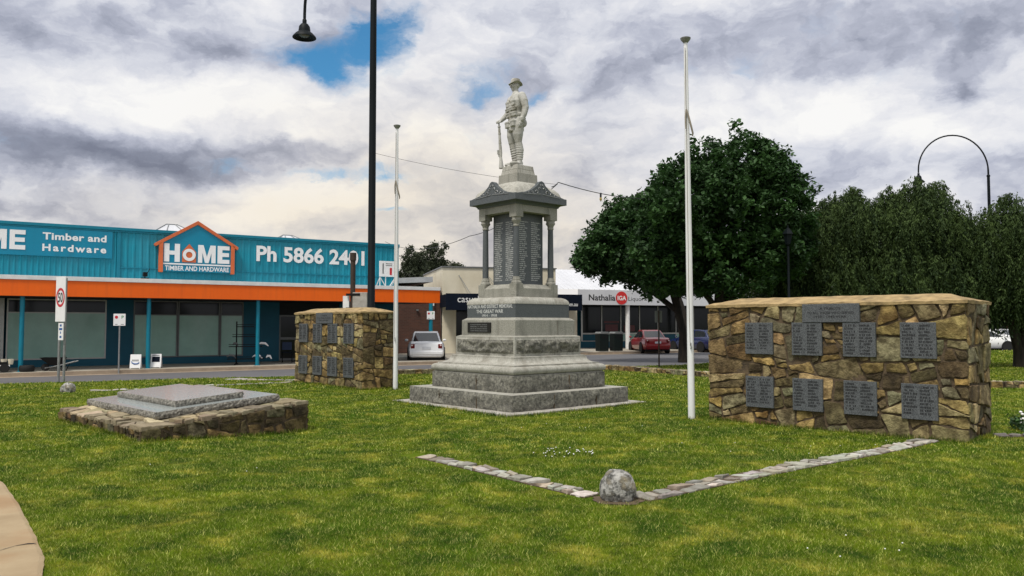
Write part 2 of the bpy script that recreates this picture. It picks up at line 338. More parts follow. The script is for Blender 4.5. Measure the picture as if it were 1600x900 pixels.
def make_world():
    w=bpy.data.worlds.new('World'); SC.world=w; w.use_nodes=True; nt=w.node_tree; L=nt.links.new
    bg=nt.nodes['Background']; bg.inputs[1].default_value=.1
    try: w.cycles.sampling_method='MANUAL'; w.cycles.sample_map_resolution=512
    except Exception: pass
    sky=N(nt,'ShaderNodeTexSky',sky_type='NISHITA',sun_disc=False,sun_elevation=SUN_EL,sun_rotation=SUN_AZ)
    tc=N(nt,'ShaderNodeTexCoord'); D=tc.outputs['Generated']
    sx=N(nt,'ShaderNodeSeparateXYZ'); L(D,sx.inputs[0])
    def M(op,a,b=None,c=None):
        n=N(nt,'ShaderNodeMath',operation=op)
        for i,x in enumerate((a,b,c)):
            if x is None: continue
            if isinstance(x,(int,float)): n.inputs[i].default_value=x
            else: L(x,n.inputs[i])
        return n.outputs[0]
    # heading angle and elevation of the ray, as slopes; stays finite all the way round
    hor=M('SQRT',M('ADD',M('MULTIPLY',sx.outputs[0],sx.outputs[0]),M('MULTIPLY',sx.outputs[1],sx.outputs[1])))
    u=M('ARCTAN2',sx.outputs[0],sx.outputs[1]); e=M('ARCTAN2',sx.outputs[2],hor)
    cb=N(nt,'ShaderNodeCombineXYZ'); L(u,cb.inputs[0]); L(e,cb.inputs[1])
    P=cb.outputs[0]
    # cloud-layer coordinates: a flat deck seen in perspective
    zz=M('ADD',M('MAXIMUM',sx.outputs[2],0.0),.16)
    dk=N(nt,'ShaderNodeCombineXYZ'); L(M('DIVIDE',sx.outputs[0],zz),dk.inputs[0]); L(M('DIVIDE',sx.outputs[1],zz),dk.inputs[1])
    def noise(vec,s,d=6,r=.55,dist=0,off=(0,0,0),sc=(1,1,1)):
        mp=N(nt,'ShaderNodeMapping'); mp.inputs['Location'].default_value=off; mp.inputs['Scale'].default_value=sc; L(vec,mp.inputs[0])
        n=N(nt,'ShaderNodeTexNoise',ins={'Scale':s,'Detail':d,'Roughness':r,'Distortion':dist}); L(mp.outputs[0],n.inputs['Vector']); return n
    # wobble the direction so that every feature gets a ragged cloud edge
    nw=noise(P,7,9,.62,off=(3,1,0),sc=(1,1.6,1)); nv=N(nt,'ShaderNodeVectorMath',operation='SUBTRACT'); L(nw.outputs[1],nv.inputs[0]); nv.inputs[1].default_value=(.5,.5,.5)
    ns=N(nt,'ShaderNodeVectorMath',operation='MULTIPLY'); L(nv.outputs[0],ns.inputs[0]); ns.inputs[1].default_value=(.16,.085,0)
    pa=N(nt,'ShaderNodeVectorMath',operation='ADD'); L(P,pa.inputs[0]); L(ns.outputs[0],pa.inputs[1]); Q=pa.outputs[0]
    def blob(px,py,rx,ry,amp,acc):
        uu=math.atan((px-800)/1250); ee=math.atan((508-py)/1250*math.cos(uu))
        mp=N(nt,'ShaderNodeVectorMath',operation='SUBTRACT'); L(Q,mp.inputs[0]); mp.inputs[1].default_value=(uu,ee,0)
        ms=N(nt,'ShaderNodeVectorMath',operation='MULTIPLY'); L(mp.outputs[0],ms.inputs[0]); ms.inputs[1].default_value=(1250/rx,1250/ry,0)
        ln=N(nt,'ShaderNodeVectorMath',operation='DOT_PRODUCT'); L(ms.outputs[0],ln.inputs[0]); L(ms.outputs[0],ln.inputs[1])
        g=M('POWER',2.718,M('MULTIPLY',ln.outputs['Value'],-1))
        return M('MULTIPLY_ADD',g,amp,acc)
    def voro(vec,s,d,r,off,sc):
        mp=N(nt,'ShaderNodeMapping'); mp.inputs['Location'].default_value=off; mp.inputs['Scale'].default_value=sc; L(vec,mp.inputs[0])
        n=N(nt,'ShaderNodeTexVoronoi',feature='SMOOTH_F1',voronoi_dimensions='2D',normalize=True); n.inputs['Scale'].default_value=s; n.inputs['Detail'].default_value=d; n.inputs['Roughness'].default_value=r; n.inputs['Smoothness'].default_value=.6
        L(mp.outputs[0],n.inputs['Vector']); return n.outputs['Distance']
    fb=noise(dk.outputs[0],1.0,10,.55,.2,off=(2.3,.7,0),sc=(1,.8,1)).outputs[0]
    fine=noise(Q,11,10,.6,.15,off=(1,5,0),sc=(1,1.7,1)).outputs[0]
    puff=voro(Q,7.5,4.5,.55,(.3,.2,0),(1,1.9,1))
    # tone: 0 dark slate .. 1 bright
    t=M('ADD',.595,M('MULTIPLY',M('SUBTRACT',fb,.5),.9)); t=M('ADD',t,M('MULTIPLY',M('SUBTRACT',fine,.5),.95)); t=M('ADD',t,M('MULTIPLY',M('SUBTRACT',.40,puff),1.15))
    for b in ((60,20,200,70,-.28),(340,60,260,50,-.27),(620,20,120,40,-.06),(150,235,250,46,-.46),(300,268,80,24,-.24),(30,310,150,22,-.2),(500,235,150,24,-.12),(0,245,90,60,-.12),
              (1200,40,280,60,-.28),(1570,35,130,60,-.32),(1480,128,34,20,-.34),(1290,260,150,40,-.12),(1540,280,130,30,-.2),(960,110,140,40,-.2),(1000,235,120,40,-.1),(1420,240,80,30,-.12),(640,150,90,30,-.1),
              (150,125,240,40,.12),(330,165,200,36,.16),(90,185,120,22,.25),(620,185,170,50,.18),(450,213,50,11,.25),(690,90,80,50,.14),(1300,150,260,50,.1),(1380,200,200,40,.14),(900,215,120,20,.14),(450,312,380,20,.2),(1540,215,120,18,.18),(980,60,120,30,.1)):
        t=blob(*b,t)
    gap=M('ADD',M('MULTIPLY',M('SUBTRACT',fine,.5),2.1),M('MULTIPLY',M('SUBTRACT',puff,.38),.9))
    for b in ((560,75,66,44,1.05),(478,98,60,30,.95),(612,38,60,30,.8),(770,120,70,26,.6),(735,140,34,14,.5),(690,60,40,20,.1),(545,268,130,12,.85),(610,330,34,7,.5),(828,140,22,12,.7),(420,55,30,14,.2)):
        gap=blob(*b,gap)
    gapm=N(nt,'ShaderNodeMapRange',interpolation_type='SMOOTHSTEP',ins={1:.15,2:1.15}); L(gap,gapm.inputs[0])
    cr=N(nt,'ShaderNodeValToRGB'); L(t,cr.inputs[0]); r=cr.color_ramp
    stops=((0,(.20,.22,.29)),(.25,(.31,.335,.42)),(.45,(.48,.505,.60)),(.62,(.66,.68,.75)),(.8,(.80,.805,.84)),(1,(.93,.925,.915)))
    while len(r.elements)<len(stops): r.elements.new(.5)
    for el,(p,c) in zip(r.elements,stops): el.position=p; el.color=rgb(c)
    # warm dusty light low over the town
    wm=0.0
    for b in ((690,320,280,140,1.0),(800,400,800,60,.55),(200,325,400,40,.4)): wm=blob(*b,wm)
    warm=N(nt,'ShaderNodeMix',data_type='RGBA',blend_type='MULTIPLY'); L(M('MINIMUM',wm,1.0),warm.inputs[0]); L(cr.outputs[0],warm.inputs[6]); warm.inputs[7].default_value=(.96,.885,.765,1)
    sc=N(nt,'ShaderNodeVectorMath',operation='SCALE'); L(warm.outputs[2],sc.inputs[0]); sc.inputs['Scale'].default_value=9.4
    blue=N(nt,'ShaderNodeMix',data_type='RGBA',blend_type='MULTIPLY'); blue.inputs[0].default_value=1; L(sky.outputs[0],blue.inputs[6]); blue.inputs[7].default_value=(.42,.98,1.2,1)
    fin=N(nt,'ShaderNodeMix',data_type='RGBA'); L(gapm.outputs[0],fin.inputs[0]); L(sc.outputs[0],fin.inputs[6]); L(blue.outputs[2],fin.inputs[7])
    L(fin.outputs[2],bg.inputs[0])
make_world()

# ------------------------------------------------------------------ ground, road, lawn
def S(o,kind='structure'): o['kind']=kind; return o
def lawn_h(x,y):
    return -.085*math.exp(-(((x+3.1)/1.5)**2+((y-12.3)/1.3)**2)) + .018*math.sin(x*.9+1)*math.sin(y*.7)
mb=MB(); mb.add([(-1500,-300,-.25),(1500,-300,-.25),(1500,2500,-.25),(-1500,2500,-.25)],[(0,1,2,3)]); S(mb.build('ground',MT['soil']))
mb=MB(); mb.add([(-150,-60,-.12),(200,-60,-.12),(200,150,-.12),(-150,150,-.12)],[(0,1,2,3)]); S(mb.build('road',MT['asphalt']))
# faint road patches and a line
B=[(-60,.4),(-45,7.2),(-30,14.2),(-13.9,21.9),(-7.2,25.1),(-3.4,26.9),(0,28.6),(3.5,30.6),(7,32.4),(10.5,37),(20,48.5),(35,51.5),(60,53),(90,54)]
cols=[]
for (x0,y0),(x1,y1) in zip(B,B[1:]):
    k=max(2,int((x1-x0)/(.3 if abs(x0)<14 and abs(x1)<14 else 1)))
    for i in range(k): cols.append((x0+(x1-x0)*i/k, y0+(y1-y0)*i/k))
cols.append(B[-1])
mb=MB(); nr=120; vs=[]; fs=[]
for x,yb in cols:
    for j in range(nr+1):
        y=-5+(yb+5)*j/nr; vs.append((x,y,lawn_h(x,y) if j<nr else 0.0))
    vs.append((x,yb,-.14))
nc=nr+2
for i in range(len(cols)-1):
    for j in range(nr+1): fs.append((i*nc+j,(i+1)*nc+j,(i+1)*nc+j+1,i*nc+j+1))
mb.add(vs,fs); S(mb.build('lawn',MT['lawn'],smooth=50))
def back_edge(x): return np.interp(x,[b[0] for b in B],[b[1] for b in B])

# concrete path at the lower left, its curved edge against the grass
edge=[(-2.6,-5),(-2.68,2),(-2.78,4.2),(-2.91,5.0),(-3.0,5.2),(-3.18,5.52),(-3.55,6.05),(-3.87,6.48),(-4.4,7.2),(-5.12,8.13),(-6.3,9.2),(-8,10.2),(-12,11.6),(-30,14.0)]
ep=[]
for (a,b),(c,d) in zip(edge,edge[1:]):
    for i in range(6): ep.append((a+(c-a)*i/6+random.uniform(-.006,.006), b+(d-b)*i/6))
ep.append(edge[-1])
mb=MB(); vs=[]; fs=[]
for i,(x,y) in enumerate(ep):
    vs+=[(x,y,-.03),(x,y,.022),(x-.03,y-.01,.03),(-60,min(y,8) if y<8 else y-3,.03)]
for i in range(len(ep)-1):
    for k in range(3): fs.append((i*4+k,i*4+k+1,i*4+4+k+1,i*4+4+k))
mb.add([(v[0],v[1],v[2]) for v in vs],[tuple(reversed(f)) for f in fs]); pth=S(mb.build('path',MT['path']))
# expansion crack across the path
mb=MB(); cr=[(-3.42,5.83),(-3.48,5.82),(-3.53,5.77),(-3.56,5.68),(-3.58,5.58),(-3.62,5.45),(-3.8,5.1)]
for i in range(len(cr)-1):
    (a,b),(c,d)=cr[i],cr[i+1]; w0=.006+.006*(i%2); w1=.006+.006*((i+1)%2)
    mb.add([(a,b-w0,.034),(c,d-w1,.034),(c,d+w1,.034),(a,b+w0,.034)],[(0,1,2,3)])
S(mb.build('path_crack',MT['black'],pth))

# ------------------------------------------------------------------ rubble-stone facing
def clip(poly,px,py,nx,ny):
    out=[]
    for i in range(len(poly)):
        a=poly[i]; b=poly[(i+1)%len(poly)]
        da=(a[0]-px)*nx+(a[1]-py)*ny; db=(b[0]-px)*nx+(b[1]-py)*ny
        if da<=0: out.append(a)
        if (da<0<db) or (db<0<da):
            t=da/(da-db); out.append((a[0]+(b[0]-a[0])*t,a[1]+(b[1]-a[1])*t))
    return out
def cells(W,H,size,aspect=1.5,keep=None,seed=0,jit=.9):
    """random rubble: a rectangle broken again and again by slanting cuts, so joints meet in Ts and stones stay angular"""
    r=random.Random(seed); out=[]; A0=size*size*aspect*.62
    def area(p): return abs(sum(p[i][0]*p[(i+1)%len(p)][1]-p[(i+1)%len(p)][0]*p[i][1] for i in range(len(p))))/2
    def width(p,dx,dy):
        q=[x*dx+y*dy for x,y in p]; return max(q)-min(q)
    def sharp(p):                                   # smallest corner angle, in radians
        m=9; n=len(p)
        for i in range(n):
            ax,ay=p[i-1][0]-p[i][0],p[i-1][1]-p[i][1]; bx,by=p[(i+1)%n][0]-p[i][0],p[(i+1)%n][1]-p[i][1]
            q=math.hypot(ax,ay)*math.hypot(bx,by)
            if q>1e-9: m=min(m,math.acos(max(-1,min(1,(ax*bx+ay*by)/q))))
        return m
    def split(p,depth):
        ar=area(p)
        if ar<A0*r.choice((.3,.5,.8,1.2,1.7,2.3)) or depth>14:
            out.append(p); return
        cx=sum(q[0] for q in p)/len(p); cy=sum(q[1] for q in p)/len(p)
        for _ in range(30):
            along=width(p,1,0)/aspect>width(p,0,1)          # long sideways: cut across
            ang=(0 if along else PI/2)+max(-.5,min(.5,r.gauss(0,.28)))
            dx,dy=math.cos(ang),math.sin(ang); L=width(p,dx,dy); k=r.uniform(-.22,.22)*L
            px,py=cx+dx*k,cy+dy*k
            a=clip(p,px,py,dx,dy); b=clip(p,px,py,-dx,-dy)
            if len(a)>2 and len(b)>2 and min(width(a,dx,dy),width(b,dx,dy))>.5*size*(aspect if abs(dx)>.7 else 1)*.62 and min(sharp(a),sharp(b))>1.02: break
        else:
            out.append(p); return
        split(a,depth+1); split(b,depth+1)
    split([(0,0),(W,0),(W,H),(0,H)],0)
    return out
PAL=[((.205,.165,.085),5),((.27,.215,.115),4),((.165,.15,.095),5),((.125,.105,.062),4),((.17,.128,.058),2),((.36,.32,.21),3),((.17,.17,.125),4),((.085,.07,.042),3),((.13,.09,.048),1),((.25,.19,.085),2)]
PAL2=[(c[0]*1.04,c[1]*.97,c[2]*.88) for c,w in PAL for _ in range(w)]
def stones(mb,polys,M,gap=.010,depth=.032,pal=PAL2,seed=1,skip=None,rough=.013,flat=.92):
    r=random.Random(seed)
    for poly in polys:
        cx=sum(p[0] for p in poly)/len(poly); cy=sum(p[1] for p in poly)/len(poly)
        if skip and skip(cx,cy): continue
        g=gap*r.uniform(.4,1.5)
        # subdivide and roughen the outline, then shrink it towards the centre by the joint
        ring=[]
        for i in range(len(poly)):
            a=poly[i]; b=poly[(i+1)%len(poly)]; l=math.dist(a,b); k=max(1,int(l/.06))
            for q in range(k):
                t=(q+ (.30 if q==0 and k>1 else 0))/k; ring.append((a[0]+(b[0]-a[0])*t,a[1]+(b[1]-a[1])*t))
        pts=[]; ph=r.uniform(0,50)
        for x,y in ring:
            dx=cx-x; dy=cy-y; d=max(math.hypot(dx,dy),1e-4); s=min(max(.002,g+r.uniform(0,rough*1.2)+.016*max(0,mnoise.noise((x*7+ph,y*7,ph)))),d*.5)
            pts.append((x+dx/d*s,y+dy/d*s))
        n=len(pts)
        if n<3: continue
        dd=depth*r.uniform(.35,1.2); tx=r.uniform(-.09,.09); ty=r.uniform(-.09,.09); c=r.choice(pal); k=r.uniform(.66,1.38); mb.col=tuple(v*k*r.uniform(.94,1.06) for v in c)
        vs=[(x,y,-.03) for x,y in pts]
        for f,h in ((1,.5),(flat+(1-flat)*.72,.9),(.85,1.0),(.42,1.02)):
            for x,y in pts:
                X=cx+(x-cx)*f; Y=cy+(y-cy)*f
                vs.append((X,Y,min(depth*1.35,dd*h+((X-cx)*tx+(Y-cy)*ty)*(1 if f<1 else .6))+r.uniform(-1,1)*(.004 if f<1 else .003)))
        vs.append((cx,cy,dd*1.02)); fs=[]
        for ringi in range(4):
            for i in range(n): fs.append((ringi*n+i,ringi*n+(i+1)%n,(ringi+1)*n+(i+1)%n,(ringi+1)*n+i))
        for i in range(n): fs.append((4*n+i,4*n+(i+1)%n,5*n))
        mb.add(vs,fs,M)

def memorial_wall(org,ang,Lw,T,xs,label,title,seed):
    root=empty('memorial_wall',org,R(ang),label,'memorial wall','rubble stone walls of name plaques')
    H=1.92
    mb=MB(); mb.box(0,Lw,0,T,-.15,H); mb.build('mortar_core',MT['mortar'],root)
    mb=MB(); mb.usecol=True
    F=Matrix.Translation((0,0,0))@UP
    stones(mb,cells(Lw+.06,H+.1,.33,1.6,seed=seed),Matrix.Translation((-.03,0,-.1))@UP,seed=seed)
    stones(mb,cells(T,H+.1,.40,1.25,seed=seed+1),Matrix.Translation((Lw,0,-.1))@Matrix.Rotation(PI/2,4,'Z')@UP,seed=seed+1)
    stones(mb,cells(T,H+.1,.30,1.2,seed=seed+2),Matrix.Translation((0,T,-.1))@Matrix.Rotation(-PI/2,4,'Z')@UP,seed=seed+2)
    stones(mb,cells(Lw+.06,H+.1,.32,1.55,seed=seed+3),Matrix.Translation((Lw+.03,T,-.1))@Matrix.Rotation(PI,4,'Z')@UP,seed=seed+3)
    mb.build('stonework',MT['stone'],root,smooth=38)
    # hipped mortar capping
    nx,ny=40,10; vs=[];fs=[]
    for i in range(nx+1):
        for j in range(ny+1):
            x=-.045+(Lw+.09)*i/nx; y=-.05+(T+.10)*j/ny
            d=min(x+.045,Lw+.045-x,(y+.05)*1.0,T+.05-y)
            z=H+.022+min(d,.42)*.27+.012*mnoise.noise((x*5,y*5,seed))+(.012*mnoise.noise((x*9,y*9,3)))
            if i in(0,nx) or j in(0,ny):
                x+=.018*mnoise.noise((x*7,y*7,1)); y+=.018*mnoise.noise((x*7,y*7,5))
            vs.append((x,y,z))
    for i in range(nx):
        for j in range(ny): fs.append((i*(ny+1)+j,(i+1)*(ny+1)+j,(i+1)*(ny+1)+j+1,i*(ny+1)+j+1))
    rim=[i*(ny+1) for i in range(nx+1)]+[nx*(ny+1)+j for j in range(1,ny+1)]+[i*(ny+1)+ny for i in range(nx-1,-1,-1)]+[j for j in range(ny-1,0,-1)]
    n0=len(vs); vs+=[(vs[k][0]*.997+.005,vs[k][1]*.995+.003,H-.03+.012*random.random()) for k in rim]
    for q in range(len(rim)):
        a=rim[q]; b=rim[(q+1)%len(rim)]; fs.append((n0+q,n0+(q+1)%len(rim),b,a))
    mb=MB(); mb.add(vs,fs); mb.build('capping',MT['cap'],root,smooth=60)
    first=None
    for zi,(z0,z1) in enumerate(((1.13,1.64),(.27,.77))):
        for xi,x in enumerate(xs):
            mb=MB(); mb.box(x,x+.48,-.056,-.01,z0,z1)
            p=mb.build('name_plaque',MT['plaque_granite'],root,bevel=.004)
            mt=MB()
            for k in range(12 if xi!=0 or zi else 9):
                zz=z1-.062-k*.046
                if zz<z0+.03: break
                scribble(mt,face(x,-.0572,zz),.03,.03+random.uniform(.12,.19),0,.034)
                scribble(mt,face(x,-.0572,zz),.25,.25+random.uniform(.13,.20),0,.034)
            mt.build('lettering',MT['letter_black'],p)
    tx=title; mb=MB(); mb.box(tx,tx+.88,-.066,-.01,1.643,1.925); p=mb.build('title_plaque',MT['plaque_granite'],root,bevel=.004)
    mt=MB()
    for s,z,w in (('A TRIBUTE',1.835,.33),('TO ALL THOSE WHO SERVED',1.77,.72),('1939 - 1945 WAR',1.71,.5)): put_text(mt,s,face(tx+.44,-.0672,z),width=w,size=.05,bold=.02)
    mt.build('lettering',MT['letter_black'],p)
    return root
memorial_wall((3.38,13.71,0),-44.4,3.95,1.1,(.69,1.49,2.29,3.11),'larger rubble stone wall in front of the big dark tree, with eight grey name plaques',1.67,11)
memorial_wall((-6.07,22.54,0),-48,3.49,.93,(.26,1.06,1.86,2.68),'smaller rubble stone wall before the orange canopy, eight grey name plaques, beside a white flagpole',.98+.26,31)

# ------------------------------------------------------------------ flat memorial plinth
pr=empty('memorial_plinth',(-5.09,11.03,0),R(135),'low crazy-stone plinth topped by two stepped polished granite slabs','memorial')
# local x runs along the low front edge to the left, local y points towards the monument's left; mirror so v is positive inwards
PU,PV=3.57,2.58
def ptop(u,v): return .2+.076*v
mb=MB(); vs=[]
for u,v in ((0,0),(PU,0),(PU,PV),(0,PV)): vs+=[(u,-v,-.3),(u,-v,ptop(u,v)-.03)]
mb.add(vs,[(1,3,5,7),(0,1,7,6),(6,7,5,4),(4,5,3,2),(2,3,1,0)]); mb.build('mortar_core',MT['mortar'],pr)
mb=MB(); mb.usecol=True
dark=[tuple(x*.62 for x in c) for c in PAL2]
def side(polys,org,ux,top,seed):     # stones on a vertical face; clip each by the sloping top
    A=Matrix(((ux[0],0,ux[1],org[0]),(ux[1],0,-ux[0],org[1]),(0,1,0,-.3),(0,0,0,1)))
    out=[]
    for p in polys:
        q=clip(p,0,top[0],-top[1],1)
        if len(q)>=3: out.append(q)
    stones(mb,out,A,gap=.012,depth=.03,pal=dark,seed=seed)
# front (low) face: v=0, seen from the left; runs u = PU..0
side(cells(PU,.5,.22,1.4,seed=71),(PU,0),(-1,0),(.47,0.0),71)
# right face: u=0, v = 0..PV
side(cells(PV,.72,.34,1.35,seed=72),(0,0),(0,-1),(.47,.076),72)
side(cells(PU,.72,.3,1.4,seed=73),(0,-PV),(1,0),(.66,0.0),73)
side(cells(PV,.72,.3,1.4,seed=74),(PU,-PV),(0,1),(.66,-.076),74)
mb.build('stonework',MT['stone'],pr,smooth=38)
# flat paving round the slabs
TOP=Matrix(((0,1,0,0),(-1,0,0,0),(-.076*-1*0,0,1,.0),(0,0,0,1)))
mb=MB(); mb.usecol=True
palp=[(.36,.30,.19),(.30,.25,.16),(.42,.36,.24),(.25,.21,.14)]
A=Matrix(((1,0,0,0),(0,-1,0,0),(0,.076,1,.172),(0,0,0,1)))
pol=cells(PU+.06,PV+.06,.42,1.2,seed=75)
pol=[list(reversed([(x-.03,y-.03) for x,y in p])) for p in pol]
stones(mb,pol,A,gap=.012,depth=.032,pal=palp,seed=75,flat=.95,skip=lambda x,y:.9<x<3.1 and .85<y<1.95)
for i,f in enumerate(mb.f): mb.f[i]=f
mb.build('paving_top',MT['flag'],pr,smooth=40)
def rough_slab(name,u0,u1,v0,v1,h0,h1,seed):
    """slab lying on the sloping top: polished upper face, rock-faced edges"""
    mbx=MB(); n=[]
    def pt(u,v,h): return (u,-v,.2+.076*v+h)
    per=[]
    K=60
    for (a,b),(c,d) in (((u0,v0),(u1,v0)),((u1,v0),(u1,v1)),((u1,v1),(u0,v1)),((u0,v1),(u0,v0))):
        for i in range(K): per.append((a+(c-a)*i/K,b+(d-b)*i/K))
    cx=(u0+u1)/2; cy=(v0+v1)/2; r=random.Random(seed); vs=[]; rings=5; n=len(per)
    for k in range(rings):
        t=k/(rings-1); bulge=(.0,.012,.016,.011,0)[k]
        for (u,v) in per:
            w=(bulge*r.uniform(.3,1.2)) if 0<k<4 else r.uniform(-.004,.004)
            du=1 if u>=u1-1e-6 else -1 if u<=u0+1e-6 else 0; dv=1 if v>=v1-1e-6 else -1 if v<=v0+1e-6 else 0
            vs.append(pt(u+du*w,v+dv*w,h0+(h1-h0)*t))
    fs=[]
    mbx.mi=1
    for k in range(rings-1):
        for i in range(n): fs.append((k*n+i,k*n+(i+1)%n,(k+1)*n+(i+1)%n,(k+1)*n+i))
    mbx.add(vs,[tuple(reversed(f)) for f in fs])
    mbx.mi=0; mbx.add(vs[-n:],[tuple(range(n-1,-1,-1))])
    return mbx.build(name,[MT['slab'],MT['slabr']],pr)
rough_slab('lower_slab',.5,3.48,.4,2.34,.0,.105,1)
rough_slab('upper_slab',.74,3.15,.78,1.85,.106,.2,2)

# ------------------------------------------------------------------ stone edging strips, boulders
A45=Vector((.707,-.707)); N45=Vector((.707,.707))
def strip(name,p,q,w,label,group,seed,z=.012,pal=None,h=.05):
    d=(Vector(q)-Vector(p)); l=d.length; d.normalize(); ang=math.atan2(d.y,d.x)
    root=empty(name,(p[0],p[1],0),ang,label,'stone edging',group)
    mb=MB(); mb.usecol=True
    pol=cells(l,w,.26,1.5,seed=seed)
    pal=pal or [(.44,.425,.385),(.39,.375,.335),(.35,.335,.295),(.47,.45,.40),(.38,.33,.26)]
    stones(mb,pol,Matrix.Translation((0,-w/2,z-.012)),gap=.008,depth=.03,pal=pal,seed=seed,flat=.95)
    c=math.cos(ang); s=math.sin(ang)
    mb.v=[(x,y,zz+lawn_h(p[0]+x*c-y*s,p[1]+x*s+y*c)) for x,y,zz in mb.v]
    mb.build('flagstones',MT['flag'],root,smooth=40)
    m2=MB(); k=max(2,int(l/.4))
    for i in range(k):
        x0=l*i/k; x1=l*(i+1)/k; zz=lawn_h(p[0]+(x0+x1)/2*c,p[1]+(x0+x1)/2*s)
        m2.box(x0,x1,-w/2+.01,w/2-.01,-.1,z+zz-.004)
    m2.build('bedding',MT['mortar'],root)
    return root
EG='flat stone edging strips set in the lawn'
strip('stone_edging',(1.17,7.5),(5.8,11.2),.30,'flat stone edging from the near boulder right to the foot of the larger plaque wall',EG,81)
strip('stone_edging',(.76,7.62),(-1.08,9.82),.25,'short flat stone edging running left from the near boulder into the grass',EG,82)
strip('stone_edging',(-10.3,19.6),(-6.1,22.3),.22,'thin pale stone edging from the far boulder to the foot of the smaller plaque wall',EG,83)
strip('stone_edging',(-8.4,23.6),(-5.8,23.2),.35,'grey stone edging behind the left end of the smaller plaque wall',EG,84)
strip('stone_edging',(6.9,11.55),(9.5,11.4),.3,'dark stone edging leaving the right foot of the larger plaque wall',EG,85,pal=[(.2,.19,.17),(.14,.13,.115)])
strip('stone_edging',(8.1,13.05),(10.5,13.1),.18,'narrow pale stone edging in the grass right of the larger plaque wall',EG,86)
def low_border(pts,label,seed):
    mb=MB(); mb.usecol=True
    root=empty('stone_border',(pts[0][0],pts[0][1],0),0,label,'stone border','low stone borders round the memorial lawn')
    o=Vector((pts[0][0],pts[0][1])); r=random.Random(seed)
    m2=MB()
    for a,b in zip(pts,pts[1:]):
        d=Vector(b)-Vector(a); l=d.length; ang=math.atan2(d.y,d.x); T=Matrix.Translation((a[0]-o.x,a[1]-o.y,0))@Matrix.Rotation(ang,4,'Z')
        m2.box(0,l,-.15,.15,-.1,.15,T)
        stones(mb,cells(l,.2,.2,2,seed=seed),T@Matrix.Translation((0,-.15,-.03))@UP,gap=.008,depth=.03,seed=seed)
        stones(mb,cells(l,.3,.26,1.6,seed=seed+5),T@Matrix.Translation((0,-.15,.14)),gap=.008,depth=.03,pal=[(.34,.31,.25),(.27,.24,.19),(.2,.17,.13)],seed=seed+5,flat=.95)
    m2.build('mortar_core',MT['mortar'],root); mb.build('stonework',MT['stone'],root,smooth=40)
low_border([(-6,24.6),(-3.2,26.1),(-.8,27.4)],'low stone border on the lawn edge behind the white flagpole and smaller wall',91)
low_border([(1.6,28.6),(3.6,28.9),(5.9,24.9),(12.6,20.6),(20,19.2)],'low stone border behind the larger wall, passing below the dark trees',92)
def boulder(loc,rx,rz,label,seed):
    bm=bmesh.new(); bmesh.ops.create_icosphere(bm,subdivisions=5,radius=1)
    for v in bm.verts:
        p=v.co.copy(); q=Vector((p.x,p.y,p.z))
        sq=(abs(p.x)**2.6+abs(p.y)**2.6+abs(p.z)**2.6)**(1/2.6); p=p/max(sq,.01)*1.0
        k=1+.10*mnoise.noise(q*1.6+Vector((seed,0,0)))+.045*mnoise.noise(q*4+Vector((0,seed,0)))+.02*mnoise.noise(q*10)
        v.co=Vector((p.x*rx*k,p.y*rx*k,p.z*rz*k))
        if v.co.z>0: v.co.x*=1-.18*(v.co.z/rz)**2; v.co.y*=1-.18*(v.co.z/rz)**2
    me=bpy.data.meshes.new('boulder'); bm.to_mesh(me); bm.free(); me.materials.append(MT['boulder']); me.polygons.foreach_set('use_smooth',[True]*len(me.polygons))
    o=link('boulder',me,loc=loc); tag(o,label,'boulder','granite boulders on the lawn')
boulder((.98,7.5,.09),.158,.172,'mottled grey granite boulder at the corner of the near stone edging',2)
mb=MB(); vs=[]; r_=random.Random(3)
for k in range(26):
    a=2*PI*k/26; q=.21*(1+.35*mnoise.noise((math.cos(a)*2,math.sin(a)*2,3))); vs.append((.98+q*math.cos(a)*1.15,7.47+q*math.sin(a),lawn_h(.98,7.5)+.006))
mb.add(vs,[tuple(range(26))]); S(mb.build('bare_soil_patch',MT['soil']))
boulder((-10.66,19.3,.07),.15,.15,'small pale rounded boulder in the lawn beyond the flat plinth, before the signposts',5)
#@@MON
# ------------------------------------------------------------------ the monument
MC=(.125,16.66,0); MR=R(-48.2)
mo=empty('war_memorial',MC,MR,'tall stepped granite war memorial with four columns round a dark tablet of names','monument')
def rock_block(name,half,z0,z1,amp,seed,mats,margin=.0,div=26):
    """a course with rock-faced sides: displaced grids inside a smooth margin"""
    mbx=MB(); nx=div; nz=max(5,int(div*(z1-z0)/(2*half)*1.6))
    for s in range(4):
        Rm=Matrix.Rotation(s*PI/2,4,'Z'); vs=[]; fs=[]
        for i in range(nx+1):
            for j in range(nz+1):
                x=-half+2*half*i/nx; z=z0+(z1-z0)*j/nz
                e=min(x+half-margin,half-margin-x,z-z0-margin,z1-margin-z)
                k=max(0,min(1,e/.05))
                d=amp*k*(.6+1.1*mnoise.noise((x*4+s*9,z*7,seed))+.7*mnoise.noise((x*11,z*13+s*3,seed+4)))
                if margin and e<0: d=0
                vs.append((x,-half-d,z))
        for i in range(nx):
            for j in range(nz): fs.append((i*(nz+1)+j,(i+1)*(nz+1)+j,(i+1)*(nz+1)+j+1,i*(nz+1)+j+1))
        mbx.mi=0
        a=len(mbx.f); mbx.add(vs,fs,Rm)
        if margin:
            for q in range(nx*nz):
                i=q//nz; j=q%nz; x=-half+2*half*(i+.5)/nx; z=z0+(z1-z0)*(j+.5)/nz
                if min(x+half,half-x,z-z0,z1-z)<margin: mbx.m[a+q]=1
    mbx.mi=1; mbx.add([(-half,-half,z1),(half,-half,z1),(half,half,z1),(-half,half,z1)],[(0,1,2,3)])
    return mbx.build(name,mats,mo,smooth=35)
RG=[MT['rock'],MT['granite_top']]
